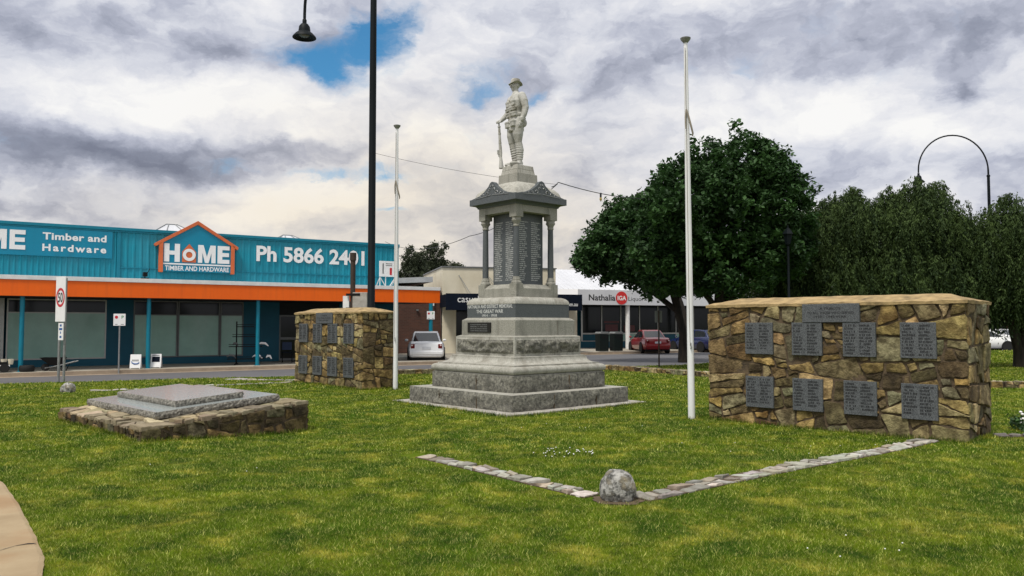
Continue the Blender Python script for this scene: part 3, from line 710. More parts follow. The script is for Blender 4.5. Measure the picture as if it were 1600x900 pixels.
mb=MB(); mb.frustum(1.87,-.1,1.87,.035); mb.build('apron',MT['concrete'],mo,bevel=.01)
rock_block('base_step',1.6,0,.335,.035,1,RG)
rock_block('base_step',1.265,.335,.648,.03,2,RG)
mb=MB()
tor=[(1.235,.648),(1.235,.662)]
for k in range(9):
    a=-PI/2+PI*k/8; tor.append((1.20+.085*math.cos(a),.737+.075*math.sin(a)))
tor+=[(1.185,.815),(1.185,.84)]
for k in range(7):
    a=PI/2*k/6; tor.append((1.0+.165*(1-math.sin(a)),.84+.115*(1-math.cos(a))))
tor+=[(.985,.955),(.985,.985),(.935,.994)]
mb.sqprofile(tor); mb.build('torus_moulding',MT['granite_top'],mo,smooth=30)
rock_block('panel_course',.915,.994,1.365,.05,5,[MT['rock'],MT['granite_top']],margin=.045,div=44)
mb=MB(); mb.frustum(.918,1.366,.84,1.395); mb.frustum(.83,1.39,.83,1.70); mb.frustum(.829,1.70,.752,1.75); mb.build('plaque_course',MT['granite'],mo,bevel=.006)
mb=MB(); mb.box(-.62,.12,-.85,-.82,1.45,1.655); pq=mb.build('bronze_plaque',MT['bronze'],mo,bevel=.006)
mt=MB()
for k in range(4): scribble(mt,face(0,-.8515,1.60-k*.042),-.52,.02,0,.024)
mt.build('lettering',MT['alu_dark'],pq)
mb=MB(); mb.frustum(.75,1.75,.75,2.02); ib=mb.build('inscription_course',MT['dark_granite'],mo,bevel=.004)
mt=MB()
for s,z,w,sz in (('NATHALIA AND DISTRICT MEMORIAL',1.945,1.40,.10),('THE GREAT WAR',1.845,.84,.098),('1914 - 1918',1.772,.46,.066)): put_text(mt,s,face(-.03,-.752,z),width=w,size=sz,bold=.022)
mt.build('lettering',MT['letter_white'],ib)
mb=MB(); mb.sqprofile([(.755,2.02),(.755,2.035)]+[(.59+.165*math.cos(a),2.035+.13*math.sin(a)) for a in [PI/2*k/7 for k in range(8)]]); mb.build('curved_course',MT['granite_top'],mo,smooth=30)
mb=MB(); mb.frustum(.583,2.165,.583,2.34); mb.frustum(.583,2.34,.45,2.43)
for sx in(-1,1):
    for sy in(-1,1):
        x0,x1=sorted((sx*.587,sx*.39)); y0,y1=sorted((sy*.587,sy*.39)); mb.box(x0,x1,y0,y1,2.2,2.435)
mb.build('column_base_course',MT['granite'],mo,bevel=.006)
mb=MB(); mb.frustum(.366,2.40,.366,3.9); dt=mb.build('name_tablet',MT['dark_granite'],mo,bevel=.008)
mt=MB()
for Mf in (lambda z:face(0,-.368,z), lambda z:faceX(.368,0,z)):
    put_text(mt,'ROLL OF HONOUR' if False else '',Mf(3.7),size=.05) if False else None
    for k in range(30):
        z=3.70-k*.041
        scribble(mt,Mf(z),-.32,-.32+random.uniform(.16,.27),0,.024)
        scribble(mt,Mf(z),.03,.03+random.uniform(.16,.28),0,.024)
mt.build('lettering',MT['letter_white'],dt)
for sx in(-1,1):
    for sy in(-1,1):
        col=MB(); X=Matrix.Translation((sx*.48,sy*.48,0)); 
        col.lathe([(.064,2.56),(.062,3.0),(.055,3.6)],20,X); c=col.build('column',MT['dark_granite'],mo,smooth=40)
        cb=MB(); cb.lathe([(.105,2.435),(.108,2.455),(.1,2.475),(.082,2.49),(.085,2.51),(.08,2.525),(.068,2.56),(.066,2.575)],20,X); cb.build('column_base',MT['granite'],c,smooth=40)
        cb=MB(); cb.lathe([(.058,3.58),(.066,3.59),(.066,3.61),(.06,3.62),(.068,3.66),(.098,3.70),(.1,3.715),(.088,3.725),(.092,3.77)],20,X); cb.build('capital',MT['granite'],c,smooth=40)
mb=MB()
for s in range(4):
    Rm=Matrix.Rotation(s*PI/2,4,'Z')
    mb.box(-.58,-.38,-.58,-.38,3.77,4.03,Rm)
    mb.box(-.38,.38,-.578,-.40,3.885,4.028,Rm)
mb.box(-.39,.39,-.39,.39,3.90,4.02); mb.build('entablature',MT['granite'],mo,bevel=.004)
mb=MB(); cov=[(.60,4.025)]+[(.60+.09*(1-math.cos(a)),4.025+.06*math.sin(a)) for a in [PI/2*k/5 for k in range(1,6)]]
mb.sqprofile(cov+[(.72,4.09),(.72,4.215),(.70,4.222)])
for s in range(4):
    Rm=Matrix.Rotation(s*PI/2,4,'Z')
    P=[(-.70,4.2),(.70,4.2),(.62,4.226),(.42,4.262),(.26,4.325),(.11,4.43),(.075,4.48),(.045,4.505),(0,4.52),(-.045,4.505),(-.075,4.48),(-.11,4.43),(-.26,4.325),(-.42,4.262),(-.62,4.226)]
    mb.prism([(x,z) for x,z in P],-.0,.10,Rm@Matrix.Translation((0,-.619,0))@UP)
mb.build('cornice',MT['dark_granite'],mo,bevel=.003)
mt=MB()                       # carved scrollwork on the two pediments one can see
for s in (0,1):
    Rm=Matrix.Rotation(s*PI/2,4,'Z')
    for sg in (-1,1):
        for (cx,cz,r,a0,a1) in ((.14,4.285,.045,0,4.9),(.26,4.262,.028,.4,5),(.06,4.36,.034,-.8,3.6),(.36,4.245,.016,0,4),(.025,4.43,.02,-1,3)):
            pts=[]
            for k in range(13):
                t=k/12; a=a0+(a1-a0)*t; rr=r*(1-.62*t); pts.append((sg*(cx+rr*math.cos(a)),-.7225,cz+rr*math.sin(a)))
            mt.tube(pts,[.0105]*12+[.005],5,Rm)
        mt.tube([(sg*.02,-.7225,4.25),(sg*.1,-.7225,4.245),(sg*.22,-.7225,4.235),(sg*.4,-.7225,4.225),(sg*.52,-.7225,4.222)],[.009]*5,5,Rm)
mt.build('carved_scrolls',MT['galv'],mo,smooth=60)
mb=MB()                       # pale weathered dome between the pediments
n=24; vs=[];fs=[]
for i in range(n+1):
    for j in range(n+1):
        x=-.655+1.31*i/n; y=-.655+1.31*j/n; a=max(abs(x),abs(y))/.655; b=math.hypot(x,y)/.655; q=min(1,(.72*a+.28*min(b,1.0)))
        z=4.215+.345*max(0,1-q**3.2)**.55+.008*mnoise.noise((x*6,y*6,2)); vs.append((x,y,z))
for i in range(n):
    for j in range(n): fs.append((i*(n+1)+j,(i+1)*(n+1)+j,(i+1)*(n+1)+j+1,i*(n+1)+j+1))
mb.add(vs,fs)
for s in range(4):            # ridge roll behind each pediment
    Rm=Matrix.Rotation(s*PI/2,4,'Z')
    P=[(-.5,4.2),(.5,4.2),(.06,4.42),(0,4.44),(-.06,4.42)]; mb.prism(P,0,.26,Rm@Matrix.Translation((0,-.36,0))@UP)
mb.build('dome',MT['granite_top'],mo,smooth=40)
mb=MB(); mb.frustum(.295,4.47,.285,4.735); mb.build('pedestal',MT['granite'],mo,bevel=.006)
mb=MB(); mb.frustum(.255,4.735,.24,4.82); mb.frustum(.24,4.82,.225,4.918); mb.build('statue_base',MT['granite_top'],mo,bevel=.008)

mj=MB()                       # mortar joints between the blocks of each course
for half,z0,z1,xs in ((1.601,.0,.30,(-.55,.62)),(1.266,.36,.62,(.2,)),(.9165,1.0,1.36,(.16,)),(.8305,1.4,1.69,(.33,)),(.7505,1.76,2.01,())):
    for s in range(4):
        Rm=Matrix.Rotation(s*PI/2,4,'Z')
        for x in xs: mj.box(x-.004,x+.004,-half-.028,-half+.02,z0,z1,Rm) if half>1.2 else mj.box(x-.003,x+.003,-half-.0015,-half+.02,z0,z1,Rm)
mj.build('mortar_joints',MT['mortar'],mo)

# ------------------------------------------------------------------ the stone soldier (local: faces -Y, his right hand at -X)
so_=empty('soldier_statue',(MC[0]-.05,MC[1],4.918),MR-R(9),'pale stone statue of a standing soldier in a slouch hat resting on his rifle','statue')
so_.scale=(1.055,)*3
b=MB(); V=Vector
def limb(pts,rad,n=14):
    b.tube(pts,rad,n); b.ell(pts[0],(rad[0],)*3); b.ell(pts[-1],(rad[-1],)*3)
# boots, puttees, breeches
for sx,fx,fy,kx,ky,hx in ((1,.095,.03,.10,-.0,.092),(-1,-.085,.055,-.1,-.02,-.088)):
    b.ell((fx+sx*.02,fy-.115,.045),(.052,.125,.045)); b.ell((fx+sx*.025,fy-.175,.04),(.05,.065,.038)); b.box(fx-.045,fx+.05,fy-.20,fy+.06,0,.025)
    b.ell((fx,fy+.02,.06),(.05,.06,.06))
    limb([(fx,fy,.07),(fx,fy+.002,.16),(fx+(kx-fx)*.5,fy*.6+ky*.4+.022,.32),(fx+(kx-fx)*.8,ky*.8+fy*.2+.012,.42),(kx,ky,.50)],[.054,.054,.079,.074,.066])
    for k in range(7):
        z=.15+k*.045; t=(z-.07)/.43; rr=.055+.026*math.sin(min(1,t*1.25)*PI*.75)
        b.lathe([(rr-.006,-.014),(rr+.001,0),(rr-.006,.014)],14,Matrix.Translation((fx+(kx-fx)*t,fy+(ky-fy)*t+.018*math.sin(t*PI),z))@Matrix.Rotation(.16*sx,4,'Y'))
    limb([(kx,ky,.50),(kx+(hx-kx)*.4,ky*.65-.008,.62),(hx,-.005+ky*.1,.80),(hx*.9,.005,.92)],[.074,.104,.116,.112])
    b.ell((kx,ky-.028,.515),(.05,.045,.06))
# tunic: lofted torso
rings=[(.70,.195,.138,0),(.74,.198,.14,0),(.84,.192,.136,0),(.94,.178,.126,0),(1.02,.168,.115,-.004),(1.10,.176,.12,-.008),(1.20,.193,.13,-.01),(1.30,.205,.128,-.004),(1.38,.198,.11,.008),(1.43,.165,.09,.014),(1.465,.105,.072,.014),(1.49,.07,.062,.012)]
vs=[];fs=[];n=28
for z,rx,ry,oy in rings:
    for k in range(n):
        a=2*PI*k/n; c_,s_=math.cos(a),math.sin(a); p=2.5
        q=(abs(c_)**p+abs(s_)**p)**(-1/p); fl=1+.03*math.sin(a*6+z*4)*max(0,(.95-z))*3
        vs.append((rx*q*c_*fl*.97,oy+ry*q*s_*fl*.97,z))
for i in range(len(rings)-1):
    for k in range(n): fs.append((i*n+k,i*n+(k+1)%n,(i+1)*n+(k+1)%n,(i+1)*n+k))
fs.append(tuple(range(n-1,-1,-1))); fs.append(tuple(range((len(rings)-1)*n,len(rings)*n))); b.add(vs,fs)
b.lathe([(.18,-.03),(.186,-.02),(.186,.02),(.18,.03)],28,Matrix.Translation((0,-.002,1.025))@Matrix.Diagonal((1,.71,1,1)))       # belt
for x in (-.135,-.06,.06,.135):                                # ammunition pouches
    b.box(x-.034,x+.034,-.155+abs(x)*.22,-.07,.985,1.07); b.box(x-.036,x+.036,-.162+abs(x)*.22,-.08,1.045,1.078)
    b.box(x-.034,x+.034,-.168+abs(x)*.22,-.09,1.10,1.165); b.box(x-.036,x+.036,-.175+abs(x)*.22,-.1,1.145,1.172)
for x in (-.095,.095):                                         # breast pockets, skirt pockets, shoulder straps
    b.box(x-.055,x+.055,-.142,-.06,1.20,1.29); b.box(x-.058,x+.058,-.15,-.06,1.27,1.305)
    b.box(x-.06,x+.06,-.158,-.08,.78,.89); b.box(x-.064,x+.064,-.165,-.08,.87,.905)
    b.tube([(x*1.05,-.135,1.19),(x*1.05,-.125,1.32),(x,-.06,1.42),(x,.05,1.43),(x*.8,.12,1.3),(x*.5,.128,1.08)],.02,6)
b.tube([(0,-.142,.72),(0,-.132,1.0),(0,-.143,1.2),(0,-.115,1.38),(0,-.07,1.46)],.012,6)
for z in (.78,.86,1.22,1.31): b.ell((0,-.15 if z>1 else -.152,z),(.014,.012,.014))
b.box(-.09,.09,.10,.19,.86,1.0)                                # haversack at the back
b.ell((.17,.07,.86),(.055,.085,.09))                           # water bottle on the left hip
# arms: right to the rifle muzzle, left hanging
limb([(-.20,.012,1.385),(-.255,.02,1.27),(-.30,.01,1.14)],[.072,.066,.056]); limb([(-.30,.01,1.14),(-.325,-.06,1.05),(-.335,-.13,.985)],[.058,.05,.04])
limb([(.212,.012,1.385),(.268,.03,1.27),(.29,.045,1.14)],[.082,.076,.066]); limb([(.29,.045,1.14),(.29,.01,1.0),(.275,-.035,.885)],[.068,.06,.047])
b.lathe([(.046,-.03),(.053,-.03),(.053,.03),(.046,.03)],14,Matrix.Translation((.277,-.028,.91))@Matrix.Rotation(.25,4,'X'))
# left hand: palm, four curled fingers, thumb
b.ell((.272,-.05,.83),(.022,.042,.05))
for k,(dy,l) in enumerate(((-.034,.07),(-.012,.08),(.01,.074),(.03,.06))):
    y=-.055+dy; b.tube([(.272,y,.80),(.27,y-.003,.80-l*.5),(.258,y-.006,.80-l*.85),(.243,y-.006,.80-l*.95)],[.0115,.0115,.0105,.009],8)
b.tube([(.268,-.085,.84),(.258,-.105,.81),(.25,-.108,.775)],[.013,.012,.010],8)
# right hand closed over the muzzle
b.ell((-.345,-.165,.965),(.036,.046,.028))
for k,dx in enumerate((-.026,-.008,.01,.028)):
    x=-.347+dx; b.tube([(x,-.185,.975),(x-.003,-.212,.965),(x-.004,-.218,.935),(x-.002,-.203,.915)],[.0115,.0115,.0105,.009],8)
b.tube([(-.31,-.15,.96),(-.30,-.18,.945),(-.312,-.2,.925)],[.013,.012,.01],8)
# neck and head, turned a little to the left hand side and down
b.tube([(0,.012,1.45),(0,.0,1.56)],[.062,.056],14); b.lathe([(.075,0),(.082,.02),(.07,.05)],16,Matrix.Translation((0,.01,1.455)))
H=Matrix.Translation((0,-.005,1.635))@Matrix.Rotation(R(-10),4,'Z')@Matrix.Rotation(R(6),4,'X'); b.X=H
b.ell((0,.008,.02),(.075,.095,.095)); b.ell((0,-.028,-.045),(.058,.062,.065)); b.ell((0,-.062,-.088),(.03,.028,.024))
b.ell((0,-.092,.022),(.055,.014,.012)); b.tube([(0,-.092,.015),(0,-.107,-.012),(0,-.116,-.026)],[.009,.012,.016],8)
for sx in(-1,1):
    b.ell((sx*.03,-.084,.002),(.013,.01,.008)); b.ell((sx*.045,-.065,-.025),(.024,.022,.02)); b.ell((sx*.078,.01,-.008),(.011,.022,.032)); b.ell((sx*.014,-.107,-.032),(.009,.009,.008))
b.ell((0,-.088,-.056),(.024,.012,.006)); b.ell((0,-.086,-.067),(.02,.012,.007)); b.X=None
tmp=b.build('body_tmp',MT['statue'])
md=tmp.modifiers.new('r','REMESH'); md.mode='VOXEL'; md.voxel_size=.0085
sm=tmp.modifiers.new('s','SMOOTH'); sm.factor=.5; sm.iterations=2
dg=bpy.context.evaluated_depsgraph_get(); me=bpy.data.meshes.new_from_object(tmp.evaluated_get(dg)); bpy.data.objects.remove(tmp)
me.polygons.foreach_set('use_smooth',[True]*len(me.polygons)); me.materials.clear(); me.materials.append(MT['statue'])
link('body',me,so_)
hb=MB(); hb.X=H@Matrix.Translation((0,.010,.045))@Matrix.Rotation(R(-7),4,'X')
n=36; prof=[(.088,-.012,1),(.09,.0,1),(.086,.05,1),(.076,.088,1),(.05,.102,.9),(.0,.092,.8)]; vs=[];fs=[]
for r,z,q in prof:
    for k in range(n):
        a=2*PI*k/n; vs.append((r*math.cos(a)*.95,r*math.sin(a)*1.12,z-(.012*math.cos(a)**4 if z>.09 else 0)))
for i in range(len(prof)-1):
    for k in range(n): fs.append((i*n+k,i*n+(k+1)%n,(i+1)*n+(k+1)%n,(i+1)*n+k))
br=[(.088,.0),(.108,-.010),(.132,-.020),(.134,-.028),(.108,-.020),(.086,-.012)]; o0=len(vs)
for i,(r,z) in enumerate(br):
    for k in range(n):
        a=2*PI*k/n; up=.055*max(0,math.cos(a))**3*(r-.088)/.046           # left side of the brim turned up a little
        vs.append((r*math.cos(a)*.97,r*math.sin(a)*1.08,z+up))
for i in range(len(br)-1):
    for k in range(n): fs.append((o0+i*n+k,o0+(i+1)*n+k,o0+(i+1)*n+(k+1)%n,o0+i*n+(k+1)%n))
hb.add(vs,fs); hb.lathe([(.091,.0),(.094,.004),(.093,.03),(.089,.034)],n,Matrix.Diagonal((.95,1.12,1,1))); hb.build('slouch_hat',MT['statue'],so_,smooth=50)
rf=MB()
def rp(t): return (-.30+(-.345+.30)*t,-.145+(-.178+.145)*t,.0+.95*t)
rf.tube([rp(0),rp(.02),rp(.16),rp(.26)],[.05,.052,.036,.026],10); rf.tube([rp(.26),rp(.34),rp(.55),rp(.88)],[.028,.036,.028,.024],10); rf.tube([rp(.88),rp(1.02)],[.017,.016],10)
p=rp(.33); rf.box(p[0]-.012,p[0]+.012,p[1]-.075,p[1]-.015,p[2]-.03,p[2]+.055); p=rp(.30); rf.tube([(p[0],p[1],p[2]+.03),(p[0]-.055,p[1]-.01,p[2]+.0)],[.011,.014],8)
for t in(.55,.75,.9): q=rp(t); rf.lathe([(.03,-.012),(.032,0),(.03,.012)],10,Matrix.Translation(q))
p=rp(.27); rf.tube([(p[0],p[1]-.02,p[2]-.03),(p[0],p[1]-.055,p[2]-.01),(p[0],p[1]-.05,p[2]+.04),(p[0],p[1]-.02,p[2]+.05)],.007,6)
rf.build('rifle',MT['statue'],so_,smooth=50)

# ------------------------------------------------------------------ poles and lamps
def flagpole(loc,h,lean,label,kh):
    r=empty('flagpole',loc,0,label,'flagpole','white flagpoles either side of the memorial'); r.rotation_euler=(0,lean,0)
    mb=MB(); mb.tube([(0,0,-.05),(0,0,h*.5),(0,0,h*.985)],[.061,.052,.034],16); mb.build('pole',MT['pole_white'],r,smooth=40)
    mb=MB(); mb.lathe([(.035,h*.985),(.085,h-.035),(.092,h-.01),(.07,h),(.0,h+.004)],18); mb.build('truck_cap',MT['galv'],r,smooth=40)
    mb=MB(); mb.tube([(-.02,-.05,h*.97),(-.024,-.055,kh+.1),(-.02,-.06,kh)],.005,5)
    mb.tube([(-.02,-.06,kh),(.012,-.08,kh-.12),(.055,-.08,kh-.3),(.085,-.07,kh-.42),(.08,-.06,kh-.47)],[.016,.016,.018,.016,.01],6)
    mb.tube([(-.02,-.06,kh),(-.04,-.07,kh-.15),(-.035,-.07,kh-.34)],[.014,.012,.009],6)
    mb.tube([(-.022,-.06,kh-.05),(-.03,-.062,2.2),(-.02,-.062,1.25)],.004,5); mb.build('halyard',MT['rope'],r,smooth=60)
    mb=MB(); mb.tube([(-.01,-.055,1.2),(-.01,-.085,1.22),(-.01,-.085,1.3)],.008,6); mb.tube([(-.01,-.055,1.28),(-.01,-.085,1.26),(-.01,-.085,1.2)],.008,6); mb.build('cleat',MT['galv'],r)
flagpole((3.06,13.71,0),6.6,R(-.35),'tall white flagpole left of the larger plaque wall, reaching above the trees',5.32)
flagpole((-2.92,20.12,0),6.68,R(0),'white flagpole beside the smaller plaque wall, before the orange canopy',5.25)
def street_lamp(loc,h,span,ang,label):
    r=empty('street_lamp',loc,ang,label,'street lamp','dark hooped street lamps')
    rad=span/2; hc=h
    mb=MB(); mb.tube([(0,0,-.1),(0,0,.9),(0,0,.95),(0,0,h*.7),(0,0,hc-.35)],[.15,.145,.11,.10,.09],16); mb.lathe([(.17,0),(.17,.05),(.13,.09)],16)
    mb.lathe([(.1,hc-.42),(.115,hc-.40),(.115,hc-.33),(.08,hc-.28)],14); mb.build('post',MT['lamp_green'],r,smooth=40)
    pts=[(0,0,hc-.4)]
    for k in range(25):
        a=PI*k/24; pts.append((rad-rad*math.cos(a),0,hc+rad*1.02*math.sin(a)))
    pts.append((span,0,hc-.15)); mb=MB(); mb.tube(pts,[.06]*2+[.05]*(len(pts)-2),10); mb.build('arm',MT['lamp_green'],r,smooth=50)
    mb=MB(); X=Matrix.Translation((span,0,hc-.85))@Matrix.Scale(1.2,4)
    mb.lathe([(.05,.56),(.06,.54),(.06,.44),(.1,.42),(.15,.35),(.165,.24),(.17,.2),(.24,.15),(.32,.06),(.33,.03),(.31,.025),(.27,.06),(.16,.12)],24,X); hd=mb.build('lamp_head',MT['lamp_green'],r,smooth=40)
    mb=MB(); mb.lathe([(.155,.13),(.15,.10),(.1,.065),(.0,.05)],20,X); mb.build('diffuser',MT['alu_dark'],hd,smooth=50)
street_lamp((-4.05,23,0),12.1,4.65,math.atan2(3.55,-2.93),'tall dark street lamp post behind the smaller plaque wall, its hooped arm above the frame')
street_lamp((32.4,54,0),12.1,4.75,PI,'dark hooped street lamp rising above the feathery trees')
ln=empty('lantern_post',(9.35,27,0),0,'slim dark lantern post standing against the dark trees','street lamp')
mb=MB(); mb.tube([(0,0,-.1),(0,0,.8),(0,0,.85),(0,0,4.3)],[.09,.085,.05,.04],12); mb.build('post',MT['lamp_green'],ln,smooth=40)
mb=MB(); mb.lathe([(.04,4.28),(.09,4.33),(.15,4.66),(.19,4.68),(.12,4.80),(.03,4.9),(.02,4.98),(0,5.0)],6); mb.build('lantern',MT['lamp_green'],ln)
def string(name,pts,sag,label,rad=.011,bulbs=()):
    r=empty(name,pts[0],0,label,'cable','overhead cables strung across the street')
    o=Vector(pts[0]); P=[]
    for a,b in zip(pts,pts[1:]):
        for k in range(14):
            t=k/14; p=Vector(a).lerp(Vector(b),t); p.z-=sag*4*t*(1-t)*(Vector(b)-Vector(a)).length/10; P.append(p-o)
    P.append(Vector(pts[-1])-o)
    mb=MB(); mb.tube(P,rad,5); mb.build('wire',MT['cable'],r,smooth=60)
    for k in bulbs:
        p=P[k]; m=MB(); m.cyl(p.x,p.y,p.z-.12,p.z+.02,.03,8); bb=m.build('bulb_socket',MT['cable'],r); m=MB(); m.ell((p.x,p.y,p.z-.17),(.04,.04,.06)); m.build('bulb',MT['bulb'],bb,smooth=60)
string('festoon_cable',[(-4.05,23,6.6),(1.3,22.5,5.58)],.18,'thin cable running from the tall dark lamp post to behind the statue',.005)
string('festoon_cable',[(1.05,21,5.25),(1.28,22,5.55),(6.4,31,6.6)],.22,'festoon cable with a bulb from behind the monument to the dark tree',.013,bulbs=(18,))
string('festoon_cable',[(-7.0,44,6.2),(-1.6,30,4.95),(1.25,22,5.5)],.3,'cable rising behind the monument from above the cream shop',.012)
# ------------------------------------------------------------------ hardware store
FO=(-16.09,31.89,0); FA=R(33.3)
def FX(x,y,z=0):
    c,s=math.cos(FA),math.sin(FA); return (FO[0]+x*c-y*s, FO[1]+x*s+y*c, z)
hs=empty('hardware_store',FO,FA,'long teal hardware store with corrugated parapet and orange-fronted canopy','shop building')
XL,XR=-11.0,12.62
# parapet wall in ribbed sheet, upper storey
mb=MB()
def ribbed(x0,x1,z0,z1,y,pitch=.19,d=.022):
    n=int((x1-x0)/pitch); vs=[];fs=[];xs=[]
    for i in range(n):
        a=x0+(x1-x0)*i/n; w=(x1-x0)/n; xs+=[(a,y),(a+w*.55,y),(a+w*.68,y-d),(a+w*.88,y-d)]
    xs.append((x1,y))
    for x,yy in xs: vs+=[(x,yy,z0),(x,yy,z1)]
    for i in range(len(xs)-1): fs.append((2*i,2*i+2,2*i+3,2*i+1))
    mb.add(vs,fs)
ribbed(XL,.25,2.9,5.42,0); ribbed(.40,XR,3.93,5.42,0,.27); ribbed(.40,XR,2.9,3.90,-.012,.27)
mb.build('parapet_sheet',MT['teal'],hs)
mb=MB(); mb.box(XL,XR,.02,9,2.95,5.40); mb.box(XR,XR+.03,.0,9,0,5.45); mb.build('wall',MT['teal'],hs)
mb=MB(); mb.box(XL,XR+.04,-.09,.12,5.40,5.52); mb.box(XL,XR+.04,-.06,-.03,5.335,5.398); mb.box(.255,.395,-.05,.0,2.95,5.33); mb.box(.40,XR,-.045,-.013,3.895,3.935); mb.build('parapet_capping',MT['teal_trim'],hs,bevel=.01)
# flat sign panel with lettering
mb=MB(); mb.box(XL,.09,-.065,-.03,4.25,5.33); pn=mb.build('sign_panel',MT['teal_panel'],hs,bevel=.006)
mt=MB(); y=-.067
def blockletter(L,x0,x1,z0,z1,y,d=.012,sw=.30):
    w=x1-x0; h=z1-z0; t=w*sw; hb=h*.225
    def bx(a,b,c,e): mt.box(a,b,y-d,y,c,e)
    if L=='H': bx(x0,x0+t,z0,z1); bx(x1-t,x1,z0,z1); bx(x0+t,x1-t,z0+h*.39,z0+h*.61)
    if L=='E': bx(x0,x0+t*1.1,z0,z1); bx(x0+t*1.1,x1,z1-hb,z1); bx(x0+t*1.1,x1,z0,z0+hb); bx(x0+t*1.1,x1-w*.04,z0+h*.39,z0+h*.61)
    if L=='M':
        t=w*.24; bx(x0,x0+t,z0,z1); bx(x1-t,x1,z0,z1); c=(x0+x1)/2
        for p in ([(x0+t,z1),(x0+t,z1-h*.42),(c-w*.1,z0),(c,z0),(c,z0+h*.34),(x0+t+w*.06,z1)],[(x1-t,z1-h*.42),(x1-t,z1),(x1-t-w*.06,z1),(c,z0+h*.34),(c,z0),(c+w*.1,z0)]):
            mt.prism(p,0,d,Matrix.Translation((0,y,0))@UP)
def ring(cx,cz,r0,r1,y,d,n=32):
    vs=[];fs=[]
    for k in range(n):
        a=2*PI*k/n
        for r,q in ((r1,y),(r1,y-d),(r0,y-d),(r0,y)): vs.append((cx+r*math.cos(a),q,cz+r*math.sin(a)))
    for k in range(n):
        for q in range(3): fs.append((k*4+q,k*4+q+1,((k+1)%n)*4+q+1,((k+1)%n)*4+q))
    mt.add(vs,fs)
blockletter('E',-3.40,-2.89,4.46,5.2,y); blockletter('M',-4.2,-3.49,4.46,5.2,y,sw=.26); ring(-4.66,4.83,.2,.38,y,.012); blockletter('H',-5.72,-5.1,4.46,5.2,y)
put_text(mt,'Timber and',face(-2.33,y-.004,4.90),width=2.2,size=.37,bold=.03,align='LEFT',space=1.05); put_text(mt,'Hardware',face(-2.33,y-.004,4.46),width=2.2,size=.37,bold=.03,align='LEFT',space=1.3)
mt.build('lettering',MT['sign_white'],pn)
mt=MB(); put_text(mt,'Ph 5866 2401',face(5.79,-.05,4.44),width=5.06,size=.92,bold=.03,depth=.006,align='LEFT'); mt.build('phone_number',MT['sign_white'],hs)
# house-shaped sign
hz=[(1.86,3.82),(4.75,3.82),(4.75,4.98),(3.29,5.86),(1.86,4.98)]
mb=MB(); mb.prism(hz,.05,.20,UP); hg=mb.build('house_sign',MT['teal_panel'],hs,bevel=.004)
mb=MB()
for p in ([(1.80,3.78),(1.95,3.78),(1.95,5.02),(1.80,4.98)],[(4.66,3.78),(4.81,3.78),(4.81,4.98),(4.66,5.02)],[(1.62,4.88),(1.66,4.83),(3.29,5.82),(4.92,4.83),(4.96,4.88),(4.96,4.95),(3.29,5.98),(1.62,4.95)]): mb.prism(p,.04,.26,UP)
mb.build('house_frame',MT['logo_orange'],hg,bevel=.006)
mt=MB(); y=-.202
blockletter('H',1.99,2.6,4.22,4.97,y,.02,.33); blockletter('M',3.32,4.03,4.22,4.97,y,.02); blockletter('E',4.11,4.6,4.22,4.97,y,.02,.36); ring(2.965,4.53,.13,.255,y-.024,.01)
mt.box(1.96,4.65,y-.015,y,4.105,4.165); put_text(mt,'TIMBER AND HARDWARE',face(3.31,y-.006,3.87),width=2.56,size=.265,bold=.02)
mt.build('lettering',MT['sign_white'],hg)
mb=MB(); mb.prism([(2.69,4.22),(3.24,4.22),(3.24,4.66),(2.965,4.99),(2.69,4.66)],0,.02,Matrix.Translation((0,y,0))@UP); mb.build('house_emblem',MT['logo_orange'],hg)
# canopy
mb=MB(); mb.box(XL,13.05,-3.42,-3.36,2.60,3.16); mb.box(13.05,13.10,-3.42,-.0,2.60,3.16); mb.build('orange_fascia',MT['orange'],hs,bevel=.006)
mb=MB(); mb.box(XL,13.12,-3.45,-3.32,3.162,3.31); mb.box(13.0,13.13,-3.32,0,3.162,3.31); mb.build('white_fascia_strip',MT['white'],hs,bevel=.006)
mb=MB(); mb.box(XL,13.0,-3.31,-.03,3.12,3.2); mb.build('canopy_roof',MT['zinc'],hs)
mb=MB(); mb.box(XL,13.0,-3.34,-.02,2.62,2.66); mb.build('soffit',MT['soffit'],hs)
for x in (-3.03,.99,5.01,9.03):
    mb=MB(); mb.cyl(x,-3.2,-.02,2.62,.075,14); mb.lathe([(.12,0),(.12,.015),(.08,.02)],14,Matrix.Translation((x,-3.2,.002))); mb.build('canopy_post',MT['teal_trim'],hs,smooth=40)
# shopfront under the canopy
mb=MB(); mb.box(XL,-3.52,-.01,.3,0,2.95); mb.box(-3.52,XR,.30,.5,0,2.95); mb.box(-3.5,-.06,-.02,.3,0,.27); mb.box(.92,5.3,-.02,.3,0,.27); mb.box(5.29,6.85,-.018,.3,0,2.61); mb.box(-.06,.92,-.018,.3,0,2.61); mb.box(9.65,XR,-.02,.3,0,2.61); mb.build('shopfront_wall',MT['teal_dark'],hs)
def window(x0,x1,z0,z1,top=None,fm='alu_dark'):
    w=MB(); t=.05
    for a,b_,c,d in ((x0,x0+t,z0,z1),(x1-t,x1,z0,z1),(x0+t,x1-t,z0,z0+t),(x0+t,x1-t,z1-t,z1)): w.box(a,b_,-.03,.06,c,d)
    if top: w.box(x0+t,x1-t,-.03,.06,top-.02,top+.02)
    f=w.build('window',MT[fm],hs); p=MB()
    p.box(x0+t,x1-t,.0,.02,z0+t,(top-.02) if top else z1-t); p.build('pane',MT['frosted'],f)
    if top: p=MB(); p.box(x0+t,x1-t,.0,.02,top+.02,z1-t); p.build('upper_pane',MT['glass'],f)
